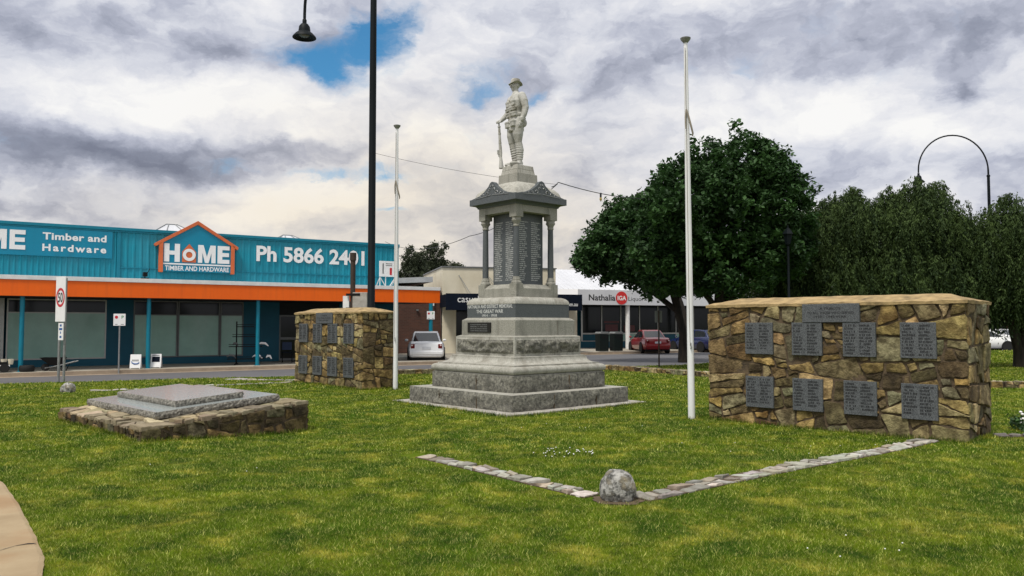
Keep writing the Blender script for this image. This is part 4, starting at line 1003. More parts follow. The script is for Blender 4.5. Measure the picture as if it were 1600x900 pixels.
window(-3.42,-.06,.28,2.6,2.08,'alu'); window(.92,2.6,.28,2.6,2.02); window(2.62,4.29,.28,2.6,2.02); window(4.31,5.28,.28,2.6,2.02)
mb=MB(); mb.box(-3.66,-3.5,-.06,.0,0,2.61); mb.build('pilaster',MT['alu'],hs)
d=MB()
for x0,x1 in ((6.87,7.72),(7.74,8.6),(8.62,9.62)):
    for a,b_,c,e in ((x0,x0+.06,.02,2.05),(x1-.06,x1,.02,2.05),(x0+.06,x1-.06,.02,.12),(x0+.06,x1-.06,1.98,2.05),(x0+.06,x1-.06,.95,1.06)): d.box(a,b_,.05,.11,c,e)
dr=d.build('door',MT['alu_dark'],hs); d=MB(); d.box(6.87,9.62,.07,.09,.1,2.0); d.build('door_glass',MT['glass'],dr); d=MB(); d.box(6.85,9.65,.03,.1,2.06,2.61); d.build('lintel_panel',MT['soffit'],hs)
# roof hips behind the parapet
for (cx,cy,w,dp,za) in ((3.3,5.5,1.9,2.2,6.42),(9.4,7,1.9,2.4,6.42)):
    mb=MB(); mb.add([(cx-w,cy-dp,5.3),(cx+w,cy-dp,5.3),(cx+w,cy+dp,5.3),(cx-w,cy+dp,5.3),(cx-.25,cy,za),(cx+.25,cy,za)],[(0,1,5,4),(1,2,5),(2,3,4,5),(3,0,4)]); rr=mb.build('roof_hip',MT['white_roof'],hs)
    mb=MB()
    for a,b_ in (((cx-w,cy-dp,5.32),(cx-.25,cy,za+.02)),((cx+w,cy-dp,5.32),(cx+.25,cy,za+.02)),((cx-.25,cy,za+.02),(cx+.25,cy,za+.02)),((cx-w*.4,cy-dp,5.33),(cx-.15,cy,za+.02)),((cx+w*.4,cy-dp,5.33),(cx+.15,cy,za+.02)),((cx+w,cy+dp,5.32),(cx+.25,cy,za+.02)),((cx-w,cy+dp,5.32),(cx-.25,cy,za+.02))): mb.tube([a,b_],.022,5)
    mb.build('roof_rib',MT['galv'],rr)
mb=MB(); mb.box(.7,.95,-3.3,-3.1,3.31,3.36); mb.box(.76,.90,-3.36,-3.12,3.40,3.56,Matrix.Translation((0,0,0))); mb.tube([(.83,-3.2,3.34),(.83,-3.2,3.5)],.02,6); mb.tube([(.9,-3.2,3.5),(1.0,-3.2,3.72)],.014,6); mb.build('floodlight',MT['black'],hs,bevel=.01)
# framed sign on the canopy roof
rs=empty('roof_sign',FX(11.3,-1.7,3.2),FA,'small white sign with red and dark panels on a pale lattice above the canopy','sign')
mb=MB(); mb.box(-.42,.42,-.05,.0,.62,1.33); f=mb.build('board',MT['sign_white'],rs,bevel=.006); mb=MB(); mb.box(.08,.19,-.055,-.051,.70,1.03); mb.build('red_panel',MT['redsign'],f); mb=MB(); mb.box(-.28,-.22,-.055,-.051,.75,1.22); 
for k in range(2): mb.box(-.12,.2,-.055,-.051,1.12+k*.08,1.15+k*.08)
mb.build('dark_panel',MT['alu_dark'],f)
mb=MB()
for a,b_ in (((-.38,0,0),(-.38,0,.62)),((.38,0,0),(.38,0,.62)),((-.38,0,.6),(.0,-.0,.02)),((.0,0,.02),(.38,0,.6)),((-.38,.0,.6),(-.38,.6,0)),((.38,0,.6),(.38,.6,0)),((-.1,0,0),(-.1,0,.62))): mb.tube([a,b_],.022,6)
mb.build('lattice',MT['teal_panel'] if False else MT['white'],rs)

# footpath in front of the shops
fp=[FX(-40,.3),FX(-40,-4.0),FX(13.6,-4.0),FX(17.5,-3.2),(1.5,45.2),(4.85,47.0),(12.5,51.6),(22,56.6),(22,75),(1,75)]
mb=MB(); poly=[(p[0],p[1]) for p in fp]; mb.prism(poly,-.2,.0); S(mb.build('footpath',MT['footpath']))
kb=[FX(-40,-4.0),FX(13.6,-4.0),FX(17.5,-3.2),(1.5,45.2),(4.85,47.0),(12.5,51.6),(22,56.6)]
mb=MB()
for a,b_ in zip(kb,kb[1:]):
    dx=b_[0]-a[0]; dy=b_[1]-a[1]; l=math.hypot(dx,dy); T=Matrix.Translation((a[0],a[1],0))@Matrix.Rotation(math.atan2(dy,dx),4,'Z')
    mb.box(0,l+.01,-.16,-.002,-.2,.012,T)
    mb.box(0,l,-.5,-.16,-.2,-.112,T)
S(mb.build('kerb',MT['kerb']))

# ------------------------------------------------------------------ brick building, cream shop, white store
BA=R(20)
bb=empty('brick_building',(-7.6,44.6,0),BA,'brown brick building with a pale metal roof edge between the teal store and cream shop','shop building')
mb=MB(); mb.box(-3,3.75,0,7,-.1,3.75); mb.build('wall',MT['brick'],bb)
mb=MB(); T=Matrix.Rotation(R(0),4,'Y'); mb.add([(-3.1,-.25,3.75),(3.2,-.25,4.05),(3.2,-.25,4.36),(-3.1,-.25,3.98),(-3.1,7,3.75),(3.2,7,4.05),(3.2,7,4.36),(-3.1,7,3.98)],[(0,1,2,3),(3,2,6,7),(4,0,3,7),(1,5,6,2),(1,0,4,5)]); mb.build('roof',MT['zinc'],bb)
mb=MB(); mb.tube([(3.3,-.09,3.75),(3.3,-.09,2.7)],.045,8); mb.build('downpipe',MT['white'],bb)
mb=MB(); mb.box(2.3,2.42,-.12,-.0,2.4,2.5); mb.build('wall_lamp',MT['alu_dark'],bb)
cs=empty('cream_shop',(-3.95,45.9,0),R(14),'cream rendered shop behind the monument with a navy awning','shop building')
mb=MB(); mb.box(-.05,6.75,.0,8,3.2,4.92); mb.box(-.05,.75,-.02,.5,-.02,3.2); mb.box(7.55,8.05,-.1,.5,-.02,3.2); mb.box(.75,6.85,.9,1.1,-.02,3.2); mb.build('wall',MT['cream'],cs,bevel=.01)
mb=MB(); mb.box(-.1,6.8,-.06,8,4.92,4.99); mb.build('parapet_capping',MT['alu_dark'],cs)
mb=MB(); mb.box(.8,6.8,.6,.7,0,2.9); mb.build('shopfront_glass',MT['glass'],cs)
for a,b_ in (((1.6,-.3,3.3),(.9,-.02,4.5)),((3.6,-.3,3.3),(2.5,-.02,4.6))): mb=MB(); mb.tube([a,b_],.02,5); mb.build('awning_stay',MT['alu'],cs)
mb=MB(); mb.box(-.2,7.65,-2.2,-2.12,2.42,3.34); mb.box(-.2,7.65,-2.12,-.1,3.2,3.3); mb.box(-.2,-.14,-2.12,0,2.6,3.2); mb.box(7.59,7.65,-2.12,0,2.6,3.2); aw=mb.build('awning',MT['navy'],cs)
mt=MB(); put_text(mt,'casual',face(.42,-2.205,2.86),size=.52,bold=.0,align='LEFT'); put_text(mt,'.com.au',face(6.62,-2.205,2.68),size=.3,bold=.01,align='LEFT',width=.76); mt.build('lettering',MT['sign_white'],aw)
WA=R(22)
ws=empty('white_store',(4.9,56.3,0),WA,'long white roofed store with dark windows, partly hidden by the dark tree','shop building')
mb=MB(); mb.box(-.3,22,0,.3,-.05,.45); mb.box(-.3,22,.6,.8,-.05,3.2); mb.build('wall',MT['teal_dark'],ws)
for k in range(14):
    x=.0+k*1.55; m=MB(); m.box(x,x+.07,-.02,.1,.45,3.2); m.box(x+.07,x+1.55,-.02,.08,.95,1.05); m.box(x+.07,x+1.55,-.02,.08,.45,.5)
    f=m.build('window',MT['alu'],ws); m=MB(); m.box(x+.07,x+1.55,.03,.05,1.05,3.2); m.build('pane',MT['glass'],f); m=MB(); m.box(x+.07,x+1.55,.03,.05,.5,.95); m.build('lower_panel',MT['frosted'] if k%4 else MT['teal_dark'],f)
for (x,w,z,h) in ((1.9,1.0,1.15,.5),(3.4,.9,1.15,.45),(1.8,1.2,1.75,.14)): mb=MB(); mb.box(x,x+w,.018,.026,z,z+h); mb.build('window_reflection',MT['red_reflection'],ws)  # thin red panels before the panes paint faint reddish reflections in the glass
mb=MB(); mb.box(-1.9,22,-3.3,-3.2,2.95,3.95); fs_=mb.build('fascia',MT['white_roof'],ws)
mb=MB(); mb.box(-1.9,22,-3.2,.0,3.0,3.08); mb.build('soffit',MT['soffit'],ws)
mb=MB(); n=70; vs=[];fs=[]
for i in range(n+1):
    x=-4.4+26.5*i/n
    for dx,dz in ((0,0),(.26,0),(.29,.05),(.32,0)): vs+=[(x+dx,-3.25,3.95+dz),(x+dx,1.0,5.55+dz)]
m_=len(vs)//2
for i in range(m_-1): fs.append((2*i,2*i+2,2*i+3,2*i+1))
mb.add(vs,fs); mb.build('roof',MT['white_roof'],ws)
mt=MB(); put_text(mt,'Nathalia',face(-1.15,-3.303,3.24),size=.56,bold=.022,align='LEFT',width=2.0); mt.build('lettering',MT['letter_black'],fs_)
mt=MB(); mt.prism([(1.32+.44*math.cos(2*PI*k/24),3.42+.44*math.sin(2*PI*k/24)) for k in range(24)],3.303,3.32,UP); lg=mt.build('logo_disc',MT['red'],fs_); mt=MB(); put_text(mt,'IGA',face(1.32,-3.324,3.28),size=.40,bold=.03); mt.build('lettering',MT['sign_white'],lg)
mt=MB(); put_text(mt,'Liquor',face(1.85,-3.303,3.24),size=.40,align='LEFT',width=1.2); mt.build('lettering',MT['letter_black'],fs_)
for x in (1.95,9.2,15.5):
    mb=MB(); mb.cyl(x,-3.0,-.02,2.96,.15,14); mb.build('canopy_post',MT['white'],ws,smooth=40)

# ------------------------------------------------------------------ street furniture
def pole(mb,x,y,z0,z1,r=.03): mb.cyl(x,y,z0,z1,r,10)
sg=empty('speed_sign',(-12.72,22.6,0),R(-38),'tall speed limit 50 sign on two grey posts at the lawn edge','road sign')
for x_ in (-.17,.17): mb=MB(); pole(mb,x_,.03,-.1,2.93,.035); mb.build('post',MT['galv'],sg,smooth=40)
mb=MB(); mb.box(-.30,.30,-.04,-.02,1.70,2.97); bd=mb.build('board',MT['sign_white'],sg)
mt=MB(); ring(0,2.38,.20,.27,-.041,.003,40); mt.build('red_ring',MT['redsign'],bd); mt=MB(); put_text(mt,'50',face(0,-.0435,2.25),size=.38,bold=.02,width=.3); mt.build('numerals',MT['letter_black'],bd)
mb=MB(); mb.box(.0,.30,-.075,-.055,1.18,1.66); b2=mb.build('small_board',MT['sign_white'],sg); mt=MB()
for z,w in ((1.56,.12),(1.46,.2),(1.36,.06),(1.24,.12)): mt.box(.15-w/2,.15+w/2,-.0765,-.0755,z,z+.06)
mt.build('blue_marks',MT['blue_sign'],b2)
def parking_sign(loc,ang,label,h=2.1,post='galv'):
    r=empty('parking_sign',loc,ang,label,'parking sign','small white parking signs'); m=MB(); pole(m,0,.02 if post=='galv' else .11,-.1,h if post=='galv' else 3.1,.028 if post=='galv' else .1); m.build('post',MT[post],r,smooth=40)
    m=MB(); m.box(-.2,.2,-.02,-.005,h-.42,h); bo=m.build('board',MT['sign_white'],r,bevel=.004); m=MB(); ring_=mt
    m.prism([(-.1+.055*math.cos(2*PI*k/16),h-.12+.055*math.sin(2*PI*k/16)) for k in range(16)],.021,.023,UP); m.build('red_symbol',MT['redsign'],bo)
    m=MB(); put_text(m,'P',face(.1,-.022,h-.17),size=.15,bold=.02); m.build('green_symbol',MT['green_sign'],bo)
    m=MB(); m.box(-.14,-.06,-.0225,-.021,h-.38,h-.365); m.box(.05,.15,-.0225,-.021,h-.38,h-.365); m.build('arrow_marks',MT['letter_black'],bo); return r
parking_sign((-13.87,28.3,-.1),R(10),'small white parking sign on a grey pole before the teal store windows')
parking_sign((-4.2,41.4,0),R(5),'small white parking sign on a teal post above the silver car',2.32,'teal_trim')
bs=empty('signpost',(5.62,30.7,0),R(185),'thin dark signpost seen from behind in front of the red car','road sign')
mb=MB(); pole(mb,0,.02,-.1,2.15,.03); mb.build('post',MT['rust'],bs,smooth=40); mb=MB(); mb.box(-.14,.14,-.02,-.005,1.7,2.15); mb.build('board',MT['alu_dark'],bs)
pb=empty('meter_post',(-4.8,24.1,0),R(-15),'brown steel post with a pale grey box above the smaller plaque wall','utility post')
mb=MB(); mb.cyl(0,0,-.1,3.75,.075,12); mb.cyl(0,0,3.55,3.78,.095,12); mb.build('post',MT['rust'],pb,smooth=40)
mb=MB(); mb.box(.05,.52,-.12,.18,1.55,2.58); mb.build('cabinet',MT['concrete'],pb,bevel=.01)
for z_ in (2.48,2.06):
    mb=MB(); mb.box(-.16,.3,-.13,-.09,z_,z_+.07); mb.build('bracket',MT['black'],pb)
mb=MB(); mb.box(-.3,-.1,-.05,.0,2.1,2.48); mb.build('side_plate',MT['white'],pb)
def aframe(loc,ang,label,blue):
    r=empty('sandwich_board',loc,ang,label,'sandwich board'); r.scale=(.68,.68,.62); Tm=Matrix.Rotation(R(-12),4,'X')
    m=MB(); m.box(-.27,.27,-.02,.0,.05,.86,Matrix.Translation((0,-.18,0))@Tm); m.box(-.27,.27,.0,.02,.05,.86,Matrix.Translation((0,.18,0))@Matrix.Rotation(R(12),4,'X'))
    for sx in(-.25,.22): m.box(sx,sx+.03,-.02,.0,.0,.05,Matrix.Translation((0,-.18,0))@Tm)
    b_=m.build('board',MT['sign_white'],r,bevel=.004); m=MB(); X=Matrix.Translation((0,-.205,0))@Tm
    if not blue:
        m.tube([(-.2,0,.46),(-.16,0,.36),(-.05,0,.30),(.08,0,.30),(.18,0,.35),(.19,0,.42)],[.01,.03,.035,.034,.03,.012],6,X); m.build('blue_swirl',MT['blue_sign'],b_)
        m=MB()
        for k in range(7): m.box(-.17+k*.05,-.14+k*.05,-.001,.003,.45,.56,X)
        m.build('grey_print',MT['alu_dark'],b_)
    else:
        m.box(-.2,.2,-.004,.003,.38,.70,X); m.box(-.2,.17,-.004,.003,.76,.79,X); m.build('dark_panel',MT['navy'],b_)
aframe(FX(.58,-3.25),FA+R(-22),'white sandwich board with a blue swirl left of a teal canopy post',False)
aframe(FX(1.3,-3.1),FA+R(-22),'white sandwich board with a dark blue panel right of a teal canopy post',True)
# wheelbarrow
wb=empty('wheelbarrow',FX(-1.95,-3.3),FA+R(-20),'black wheelbarrow with pale handles on the footpath by the teal store','wheelbarrow')
wb.scale=(.66,)*3
m=MB(); vs=[(-.75,-.33,.72),(.38,-.33,.72),(.38,.33,.72),(-.75,.33,.72),(-.28,-.2,.30),(.28,-.22,.30),(.28,.22,.30),(-.28,.2,.30),(-.71,-.30,.72),(.34,-.30,.72),(.34,.30,.72),(-.71,.30,.72),(-.26,-.18,.33),(.26,-.2,.33),(.26,.2,.33),(-.26,.18,.33)]
m.add(vs,[(0,1,5,4),(1,2,6,5),(2,3,7,6),(3,0,4,7),(7,6,5,4),(9,8,12,13),(10,9,13,14),(11,10,14,15),(8,11,15,12),(12,15,14,13),(0,8,9,1),(1,9,10,2),(2,10,11,3),(3,11,8,0)]); m.build('tray',MT['black'],wb)
for sy in(-1,1):
    m=MB(); m.tube([(-.55,sy*.06,.16),(.2,sy*.24,.30),(.95,sy*.3,.52)],.028,8); m.build('handle',MT['galv'],wb,smooth=40)
    m=MB(); m.tube([(.1,sy*.2,.28),(.35,sy*.24,.0)],.02,6); m.tube([(.55,sy*.26,.4),(.37,sy*.24,.0)],.02,6); m.build('leg',MT['black'],wb)
m=MB(); m.lathe([(.06,-.05),(.19,-.055),(.2,0),(.19,.055),(.06,.05)],18,Matrix.Translation((-.55,0,.2))@Matrix.Rotation(PI/2,4,'X')); m.build('wheel',MT['rubber'],wb,smooth=40)
wb2=empty('garden_cart',FX(-3.75,-3.2),FA,'dark garden cart with pale pots on it at the left edge of the photo','cart')
m=MB(); m.box(-.5,.38,-.3,.3,.18,.26); m.box(-.46,.34,-.32,-.3,.26,.36); m.build('tray',MT['black'],wb2); m=MB(); m.box(-.4,.4,-.335,-.322,.20,.26); m.build('pale_rail',MT['sign_white'],wb2)
for x in(-.36,.25):
    m=MB(); m.lathe([(.05,-.04),(.15,-.04),(.15,.04),(.05,.04)],14,Matrix.Translation((x,-.3,.15))@Matrix.Rotation(PI/2,4,'X')); m.build('wheel',MT['rubber'],wb2)
for k in range(3):
    m=MB(); m.lathe([(.07,0),(.09,.16),(.095,.18)],12); o=m.build('plant_pot',MT['cream'],loc=FX(-3.72+k*.2,-3.2,.262)); tag(o,('leftmost','middle','rightmost')[k]+' of three pale plant pots on the dark garden cart','plant pot','pale pots on the garden cart')
ty=empty('loose_tyre',FX(-2.85,-3.25,0),FA,'dark round tyre lying between the garden cart and wheelbarrow','tyre'); m=MB(); m.lathe([(.11,.0),(.21,.0),(.24,.06),(.24,.16),(.21,.22),(.11,.22)],22); m.build('tyre',MT['rubber'],ty,smooth=40); m=MB(); m.lathe([(.10,.05),(.11,.06),(.11,.16),(.02,.17)],14); m.build('rim',MT['alu_dark'],ty)
# display rack
rk=empty('display_rack',FX(4.75,-2.3),FA+R(-20),'black display rack with shelves of wares by a teal canopy post','display rack')
m=MB()
for x in(-.32,.5): m.tube([(x,0,0),(x,0,1.75 if x<0 else 1.5)],.028,6); m.box(x-.05,x+.05,-.4,.4,0,.05)
m.build('frame',MT['black'],rk)
for z,w in ((.22,.85),(.72,.78),(1.12,.6),(1.52,.42)):
    m=MB(); m.box(-w*.75,w*.9,-.32,.05,z,z+.03); m.tube([(-w*.75,-.32,z+.1),(w*.9,-.32,z+.1)],.012,5); m.build('shelf',MT['black'],rk)
for k,(x,z,l,mt_) in enumerate(((.72,.80,.42,'sign_white'),(-.35,.80,.22,'alu_dark'),(.5,.30,.4,'sign_white'),(-.5,.32,.35,'alu_dark'),(.95,.28,.22,'sign_white'))):
    c=FX(4.75,-2.3); m=MB(); m.tube([(-l*.5,0,.0),(-l*.2,0,.07),(l*.2,0,.06),(l*.5,-.02,-.05)],[.02,.05,.05,.02],6)
    a=FA+R(-20); o=m.build('boxed_ware',MT[mt_],loc=(c[0]+x*math.cos(a)+.12*math.sin(a),c[1]+x*math.sin(a)-.12*math.cos(a),z),rotz=a,smooth=50)
    tag(o,('white ware on the right of the middle rack shelf','grey ware on the left of the middle rack shelf','white ware on the low rack shelf beside the post','grey ware at the left of the low rack shelf','small white ware at the right end of the low rack shelf')[k],'shop ware','wares on the display rack')
def chair(loc,ang,label):
    r=empty('outdoor_chair',loc,ang,label,'chair','dark chairs outside the store door'); m=MB(); m.box(-.22,.22,-.22,.22,.43,.46); m.build('seat',MT['blue_sign'] if False else MT['navy'],r); m=MB(); m.box(-.2,.2,.2,.23,.55,.88); m.build('backrest',MT['chair_blue'],r)
    for sx in(-1,1):
        m=MB(); m.tube([(sx*.2,-.28,0),(sx*.2,.1,.45)],.014,6); m.build('leg',MT['black'],r); m=MB(); m.tube([(sx*.2,.28,0),(sx*.2,-.1,.45)],.014,6); m.tube([(sx*.2,.18,.45),(sx*.2,.23,.9)],.014,6); m.build('leg',MT['black'],r)
chair(FX(6.75,-1.5),FA+R(160),'dark blue chair outside the store door, left of a small table')
chair(FX(8.3,-1.3),FA+R(200),'dark blue chair outside the store door, right of a small table')
tb=empty('outdoor_table',FX(7.55,-1.7),FA,'small pale topped table outside the store door','table'); m=MB(); m.box(-.38,.38,-.3,.3,.70,.73); m.build('top',MT['sign_white'],tb); m=MB()
for sx in(-.3,.3):
    for sy in(-.25,.25): m=MB(); m.tube([(sx,sy,0),(sx,sy*.05,.7)],.014,6); m.build('leg',MT['black'],tb)
def wheelie(loc,ang,label):
    r=empty('litter_bin',loc,ang,label,'bin','dark green street bins'); m=MB()
    m.add([(-.29,-.29,.05),(.29,-.29,.05),(.29,.29,.05),(-.29,.29,.05),(-.31,-.31,1.06),(.31,-.31,1.06),(.31,.31,1.06),(-.31,.31,1.06)],[(3,2,1,0),(0,1,5,4),(1,2,6,5),(2,3,7,6),(3,0,4,7),(4,5,6,7)]); m.build('body',MT['bin'],r,bevel=.03)
    m=MB(); m.prism([(-.33,1.07),(.33,1.07),(.33,1.12),(.24,1.2),(-.24,1.2),(-.33,1.12)],-.33,.33,UP); m.build('lid',MT['alu_dark'],r,bevel=.02); m=MB(); m.box(-.2,.2,-.315,-.302,.8,.97); m.build('opening',MT['black'],r)
wheelie((5.38,47.9,0),R(25),'left one of two dark green street bins on the footpath')
wheelie((6.28,48.3,0),R(25),'right one of two dark green street bins, nearer the red car')

# ------------------------------------------------------------------ cars (local: nose +X)
def make_car(name,loc,ang,paint,label,L=4.4,W=1.72,H=1.43,hatch=False,group='parked cars'):
    r=empty(name,loc,ang,label,'car',group); hl=L/2
    st=[(-hl,.30,.62,.80),(-hl+.06,.26,.86,.90),(-hl+.25,.22,.95,.95),(-hl+.9,.2,.97,1),(-.2,.2,.93,1),(.75,.2,.90,1),(hl-.95,.2,.86,.985),(hl-.4,.22,.76,.93),(hl-.08,.28,.66,.82),(hl,.34,.56,.7)]
    if hatch: st[0]=(-hl,.30,.7,.84); st[1]=(-hl+.06,.26,.93,.93); st[2]=(-hl+.25,.22,.97,.97)
    vs=[];fs=[]
    for x,z0,z1,wf in st:
        w=W/2*wf
        for y,z in ((-.0,z0),(w*.86,z0),(w*.97,z0+.1),(w,z0+(z1-z0)*.5),(w*.97,z0+(z1-z0)*.8),(w*.88,z1),(0,z1+.02)): vs.append((x,y,z))
        for y,z in ((w*.88,z1),(w*.97,z0+(z1-z0)*.8),(w,z0+(z1-z0)*.5),(w*.97,z0+.1),(w*.86,z0)): vs.append((x,-y,z))
    n=12
    for i in range(len(st)-1):
        for k in range(n): fs.append((i*n+k,i*n+(k+1)%n,(i+1)*n+(k+1)%n,(i+1)*n+k))
    fs.append(tuple(range(n-1,-1,-1))); fs.append(tuple(range((len(st)-1)*n,len(st)*n)))
    m=MB(); m.add(vs,[tuple(reversed(f)) for f in fs])
    # cabin: painted pillars and roof
    xr=(-hl+.28) if hatch else (-hl+.72); xs=[(xr,.93,.80),(xr+(.42 if hatch else .72),H-.06,.66),(xr+1.0,H,.65),(.15,H-.01,.655),(1.12,.91,.80)]
    cv=[]
    for x,z,wf in xs: cv.append((x,z,W/2*wf))
    vs=[];fs=[]
    for x,z,w in cv: vs+=[(x,-w,z),(x,w,z)]
    zb=.86; vs+=[(cv[0][0],-W/2*.82,zb),(cv[0][0],W/2*.82,zb),(cv[-1][0],-W/2*.82,zb),(cv[-1][0],W/2*.82,zb)]
    for i in range(4): fs.append((2*i,2*i+1,2*i+3,2*i+2))
    # sides as polygons
    fs.append((10,0,2,4,6,8,12)); fs.append((13,9,7,5,3,1,11)); fs.append((10,11,1,0)); fs.append((8,9,13,12))
    m.add(vs,fs); m.build('body',MT[paint],r,smooth=38,bevel=.03)
    # glass
    def quad(nm,pts,off):
        g=MB(); c=Vector((0,0,0)); P=[Vector(p) for p in pts]; nrm=(P[1]-P[0]).cross(P[2]-P[0]).normalized(); cc=sum(P,Vector())/len(P)
        P2=[cc+(p-cc)*.88+nrm*off for p in P]; P3=[p-nrm*.03 for p in P2]; k=len(P)
        g.add(P2+P3,[tuple(range(k))]+[(i,(i+1)%k,k+(i+1)%k,k+i) for i in range(k)]); g.build(nm,MT['carglass'],r)
    a=cv
    quad('rear_window',[(a[0][0],a[0][2],a[0][1]),(a[0][0],-a[0][2],a[0][1]),(a[1][0],-a[1][2],a[1][1]),(a[1][0],a[1][2],a[1][1])][::-1] if False else [(a[0][0],a[0][2],a[0][1]),(a[1][0],a[1][2],a[1][1]),(a[1][0],-a[1][2],a[1][1]),(a[0][0],-a[0][2],a[0][1])][::-1],.012)
    quad('windscreen',[(a[4][0],-a[4][2],a[4][1]),(a[4][0],a[4][2],a[4][1]),(a[3][0],a[3][2],a[3][1]),(a[3][0],-a[3][2],a[3][1])],.012)
    for sy in(-1,1):
        xm=(a[1][0]+a[3][0])/2+.15
        for x0,x1 in (((a[0][0]+a[1][0])/2+.12,xm-.04),(xm+.04,a[4][0]-.22)):
            def top(x): 
                return min(H-.09, np.interp(x,[q[0] for q in a],[q[1] for q in a])-.07)
            def wy(z): return W/2*np.interp(z,[.9,H],[.805,.66])+.012
            pts=[(x0,.95),(x1,.95),(min(x1,x1-.0),max(.96,top(x1)))]
            xs2=[x1-(x1-x0)*k/6 for k in range(1,7)]; pts+=[(x,max(.96,top(x))) for x in xs2]
            P=[(x,sy*wy(z),z) for x,z in pts]; P2=[(x,y-sy*.03,z) for x,y,z in P]; k=len(P); g=MB()
            ff=[tuple(range(k))]+[(i,(i+1)%k,k+(i+1)%k,k+i) for i in range(k)]
            if sy>0: ff=[tuple(reversed(f)) for f in ff]
            g.add(P+P2,ff); g.build('side_window',MT['carglass'],r)
        for x in(-hl+.82,hl-.84):
            g=MB(); T=Matrix.Translation((x,sy*(W/2-.09),.31))@Matrix.Rotation(PI/2,4,'X'); g.lathe([(.19,-.1),(.29,-.1),(.315,-.06),(.315,.06),(.29,.1),(.19,.1)],24,T); w_=g.build('wheel',MT['rubber'],r,smooth=35); g=MB(); g.lathe([(.05,-.092),(.2,-.085),(.205,0),(.2,.085),(.05,.092)],16,T); g.build('rim',MT['alu'],w_,smooth=30)
            g=MB(); g.lathe([(.36,-.02),(.375,0),(.36,.02)],20,Matrix.Translation((x,sy*(W/2-.012),.33))@Matrix.Rotation(PI/2,4,'X'))
            g.build('wheel_arch',MT['under'],r)
        g=MB(); g.box(-hl-.005,-hl+.16,sy*W/2*.80-.16 if sy>0 else sy*W/2*.80-.02,sy*W/2*.80+.02 if sy>0 else sy*W/2*.80+.16,.66,.86); t_=g.build('tail_light',MT['taillight'],r,bevel=.02); g=MB(); g.ell((-hl-.004,sy*(W/2*.80-.04),.80),(.012,.045,.035)); g.build('reflector',MT['reflector'],t_)
        g=MB(); g.ell((.95,sy*(W/2+.07),.98),(.06,.09,.06)); g.build('wing_mirror',MT[paint],r,smooth=50)
    g=MB(); g.box(-hl-.03,-hl+.25,-W/2*.88,W/2*.88,.36,.56); g.build('bumper',MT[paint],r,bevel=.05); g=MB(); g.box(hl-.22,hl+.03,-W/2*.76,W/2*.76,.34,.5); g.build('bumper',MT[paint],r,bevel=.05); g=MB(); g.box(-hl-.012,-hl+.02,-.19,.19,.62,.74); g.build('number_plate',MT['plate'],r)
    g=MB(); g.box(-hl+.1,hl-.2,-W/2*.84,W/2*.84,.17,.34); g.build('underbody',MT['under'],r); return r
def hd(x,y): return math.atan2(y,x)
make_car('parked_car',(-4.15,38.6,-.12),hd(-.12,.99),'silver','silver sedan seen from behind beside the monument, by the orange canopy')
make_car('parked_car',(8.55,50.2,-.12),hd(-.09,.99),'red_car','red sedan parked before the white store, right of the bins')
make_car('parked_car',(12.05,52.3,-.12),hd(-.45,.89),'blue_car','dark blue car at the kerb behind the right flagpole',hatch=True)
make_car('parked_car',(31.4,53.3,-.12),hd(.97,-.2),'white_car','white hatchback side on, seen past the right end of the larger wall',L=3.9,hatch=True)
make_car('parked_car',(37.2,61.5,-.12),hd(-.3,.95),'white_car','white sedan further back behind the white hatchback')
# ------------------------------------------------------------------ trees
def leaves(name,centres,spread,per,size,mat,parent,seed,aspect=.55,flat=.5,shade=1):
    r=np.random.default_rng(seed); C=np.repeat(np.array(centres),per,0); n=len(C)
    d=r.normal(size=(n,3)); d/=np.linalg.norm(d,axis=1)[:,None]; P=C+d*(r.random((n,1))**.5)*spread*r.uniform(.6,1.2,(n,1))
    nr=r.normal(size=(n,3)); nr[:,2]=np.abs(nr[:,2])+flat; nr/=np.linalg.norm(nr,axis=1)[:,None]
    a=np.cross(nr,r.normal(size=(n,3))); a/=np.linalg.norm(a,axis=1)[:,None]; b=np.cross(nr,a)
    s=size*r.uniform(.45,1.55,(n,1)); V=np.stack([P-a*s,P-b*s*aspect+nr*s*.12,P+a*s,P+b*s*aspect+nr*s*.12],1).reshape(-1,3)
    F=np.arange(n*4).reshape(n,4); cl=np.repeat(np.repeat(r.random((len(centres),1)),per,0)*.6+r.random((n,1))*.4,4,0)
    return npmesh(name,V,F,mat,parent,np.repeat(cl,3,1))
def crown_points(blobs,n,seed,inner=.62,sprigs=0):
    r=np.random.default_rng(seed); out=[]; w=np.array([b[3]*b[4]+b[3]*b[5]+b[4]*b[5] for b in blobs]); w=w/w.sum()
    for b,k in zip(blobs,(w*n).astype(int)):
        d=r.normal(size=(k,3)); d/=np.linalg.norm(d,axis=1)[:,None]; rad=inner+(1-inner)*r.random((k,1))**.6
        out.append(np.array(b[:3])+d*rad*np.array(b[3:6])*(1+.1*np.sin(d[:,:1]*7+d[:,1:2]*5+d[:,2:]*6)))
        if sprigs:                      # loose sprigs that break the outline
            k2=max(2,int(k*sprigs)); d=r.normal(size=(k2,3)); d[:,2]=np.abs(d[:,2])*.8; d/=np.linalg.norm(d,axis=1)[:,None]; out.append(np.array(b[:3])+d*r.uniform(1.02,1.24,(k2,1))*np.array(b[3:6]))
    return np.concatenate(out)
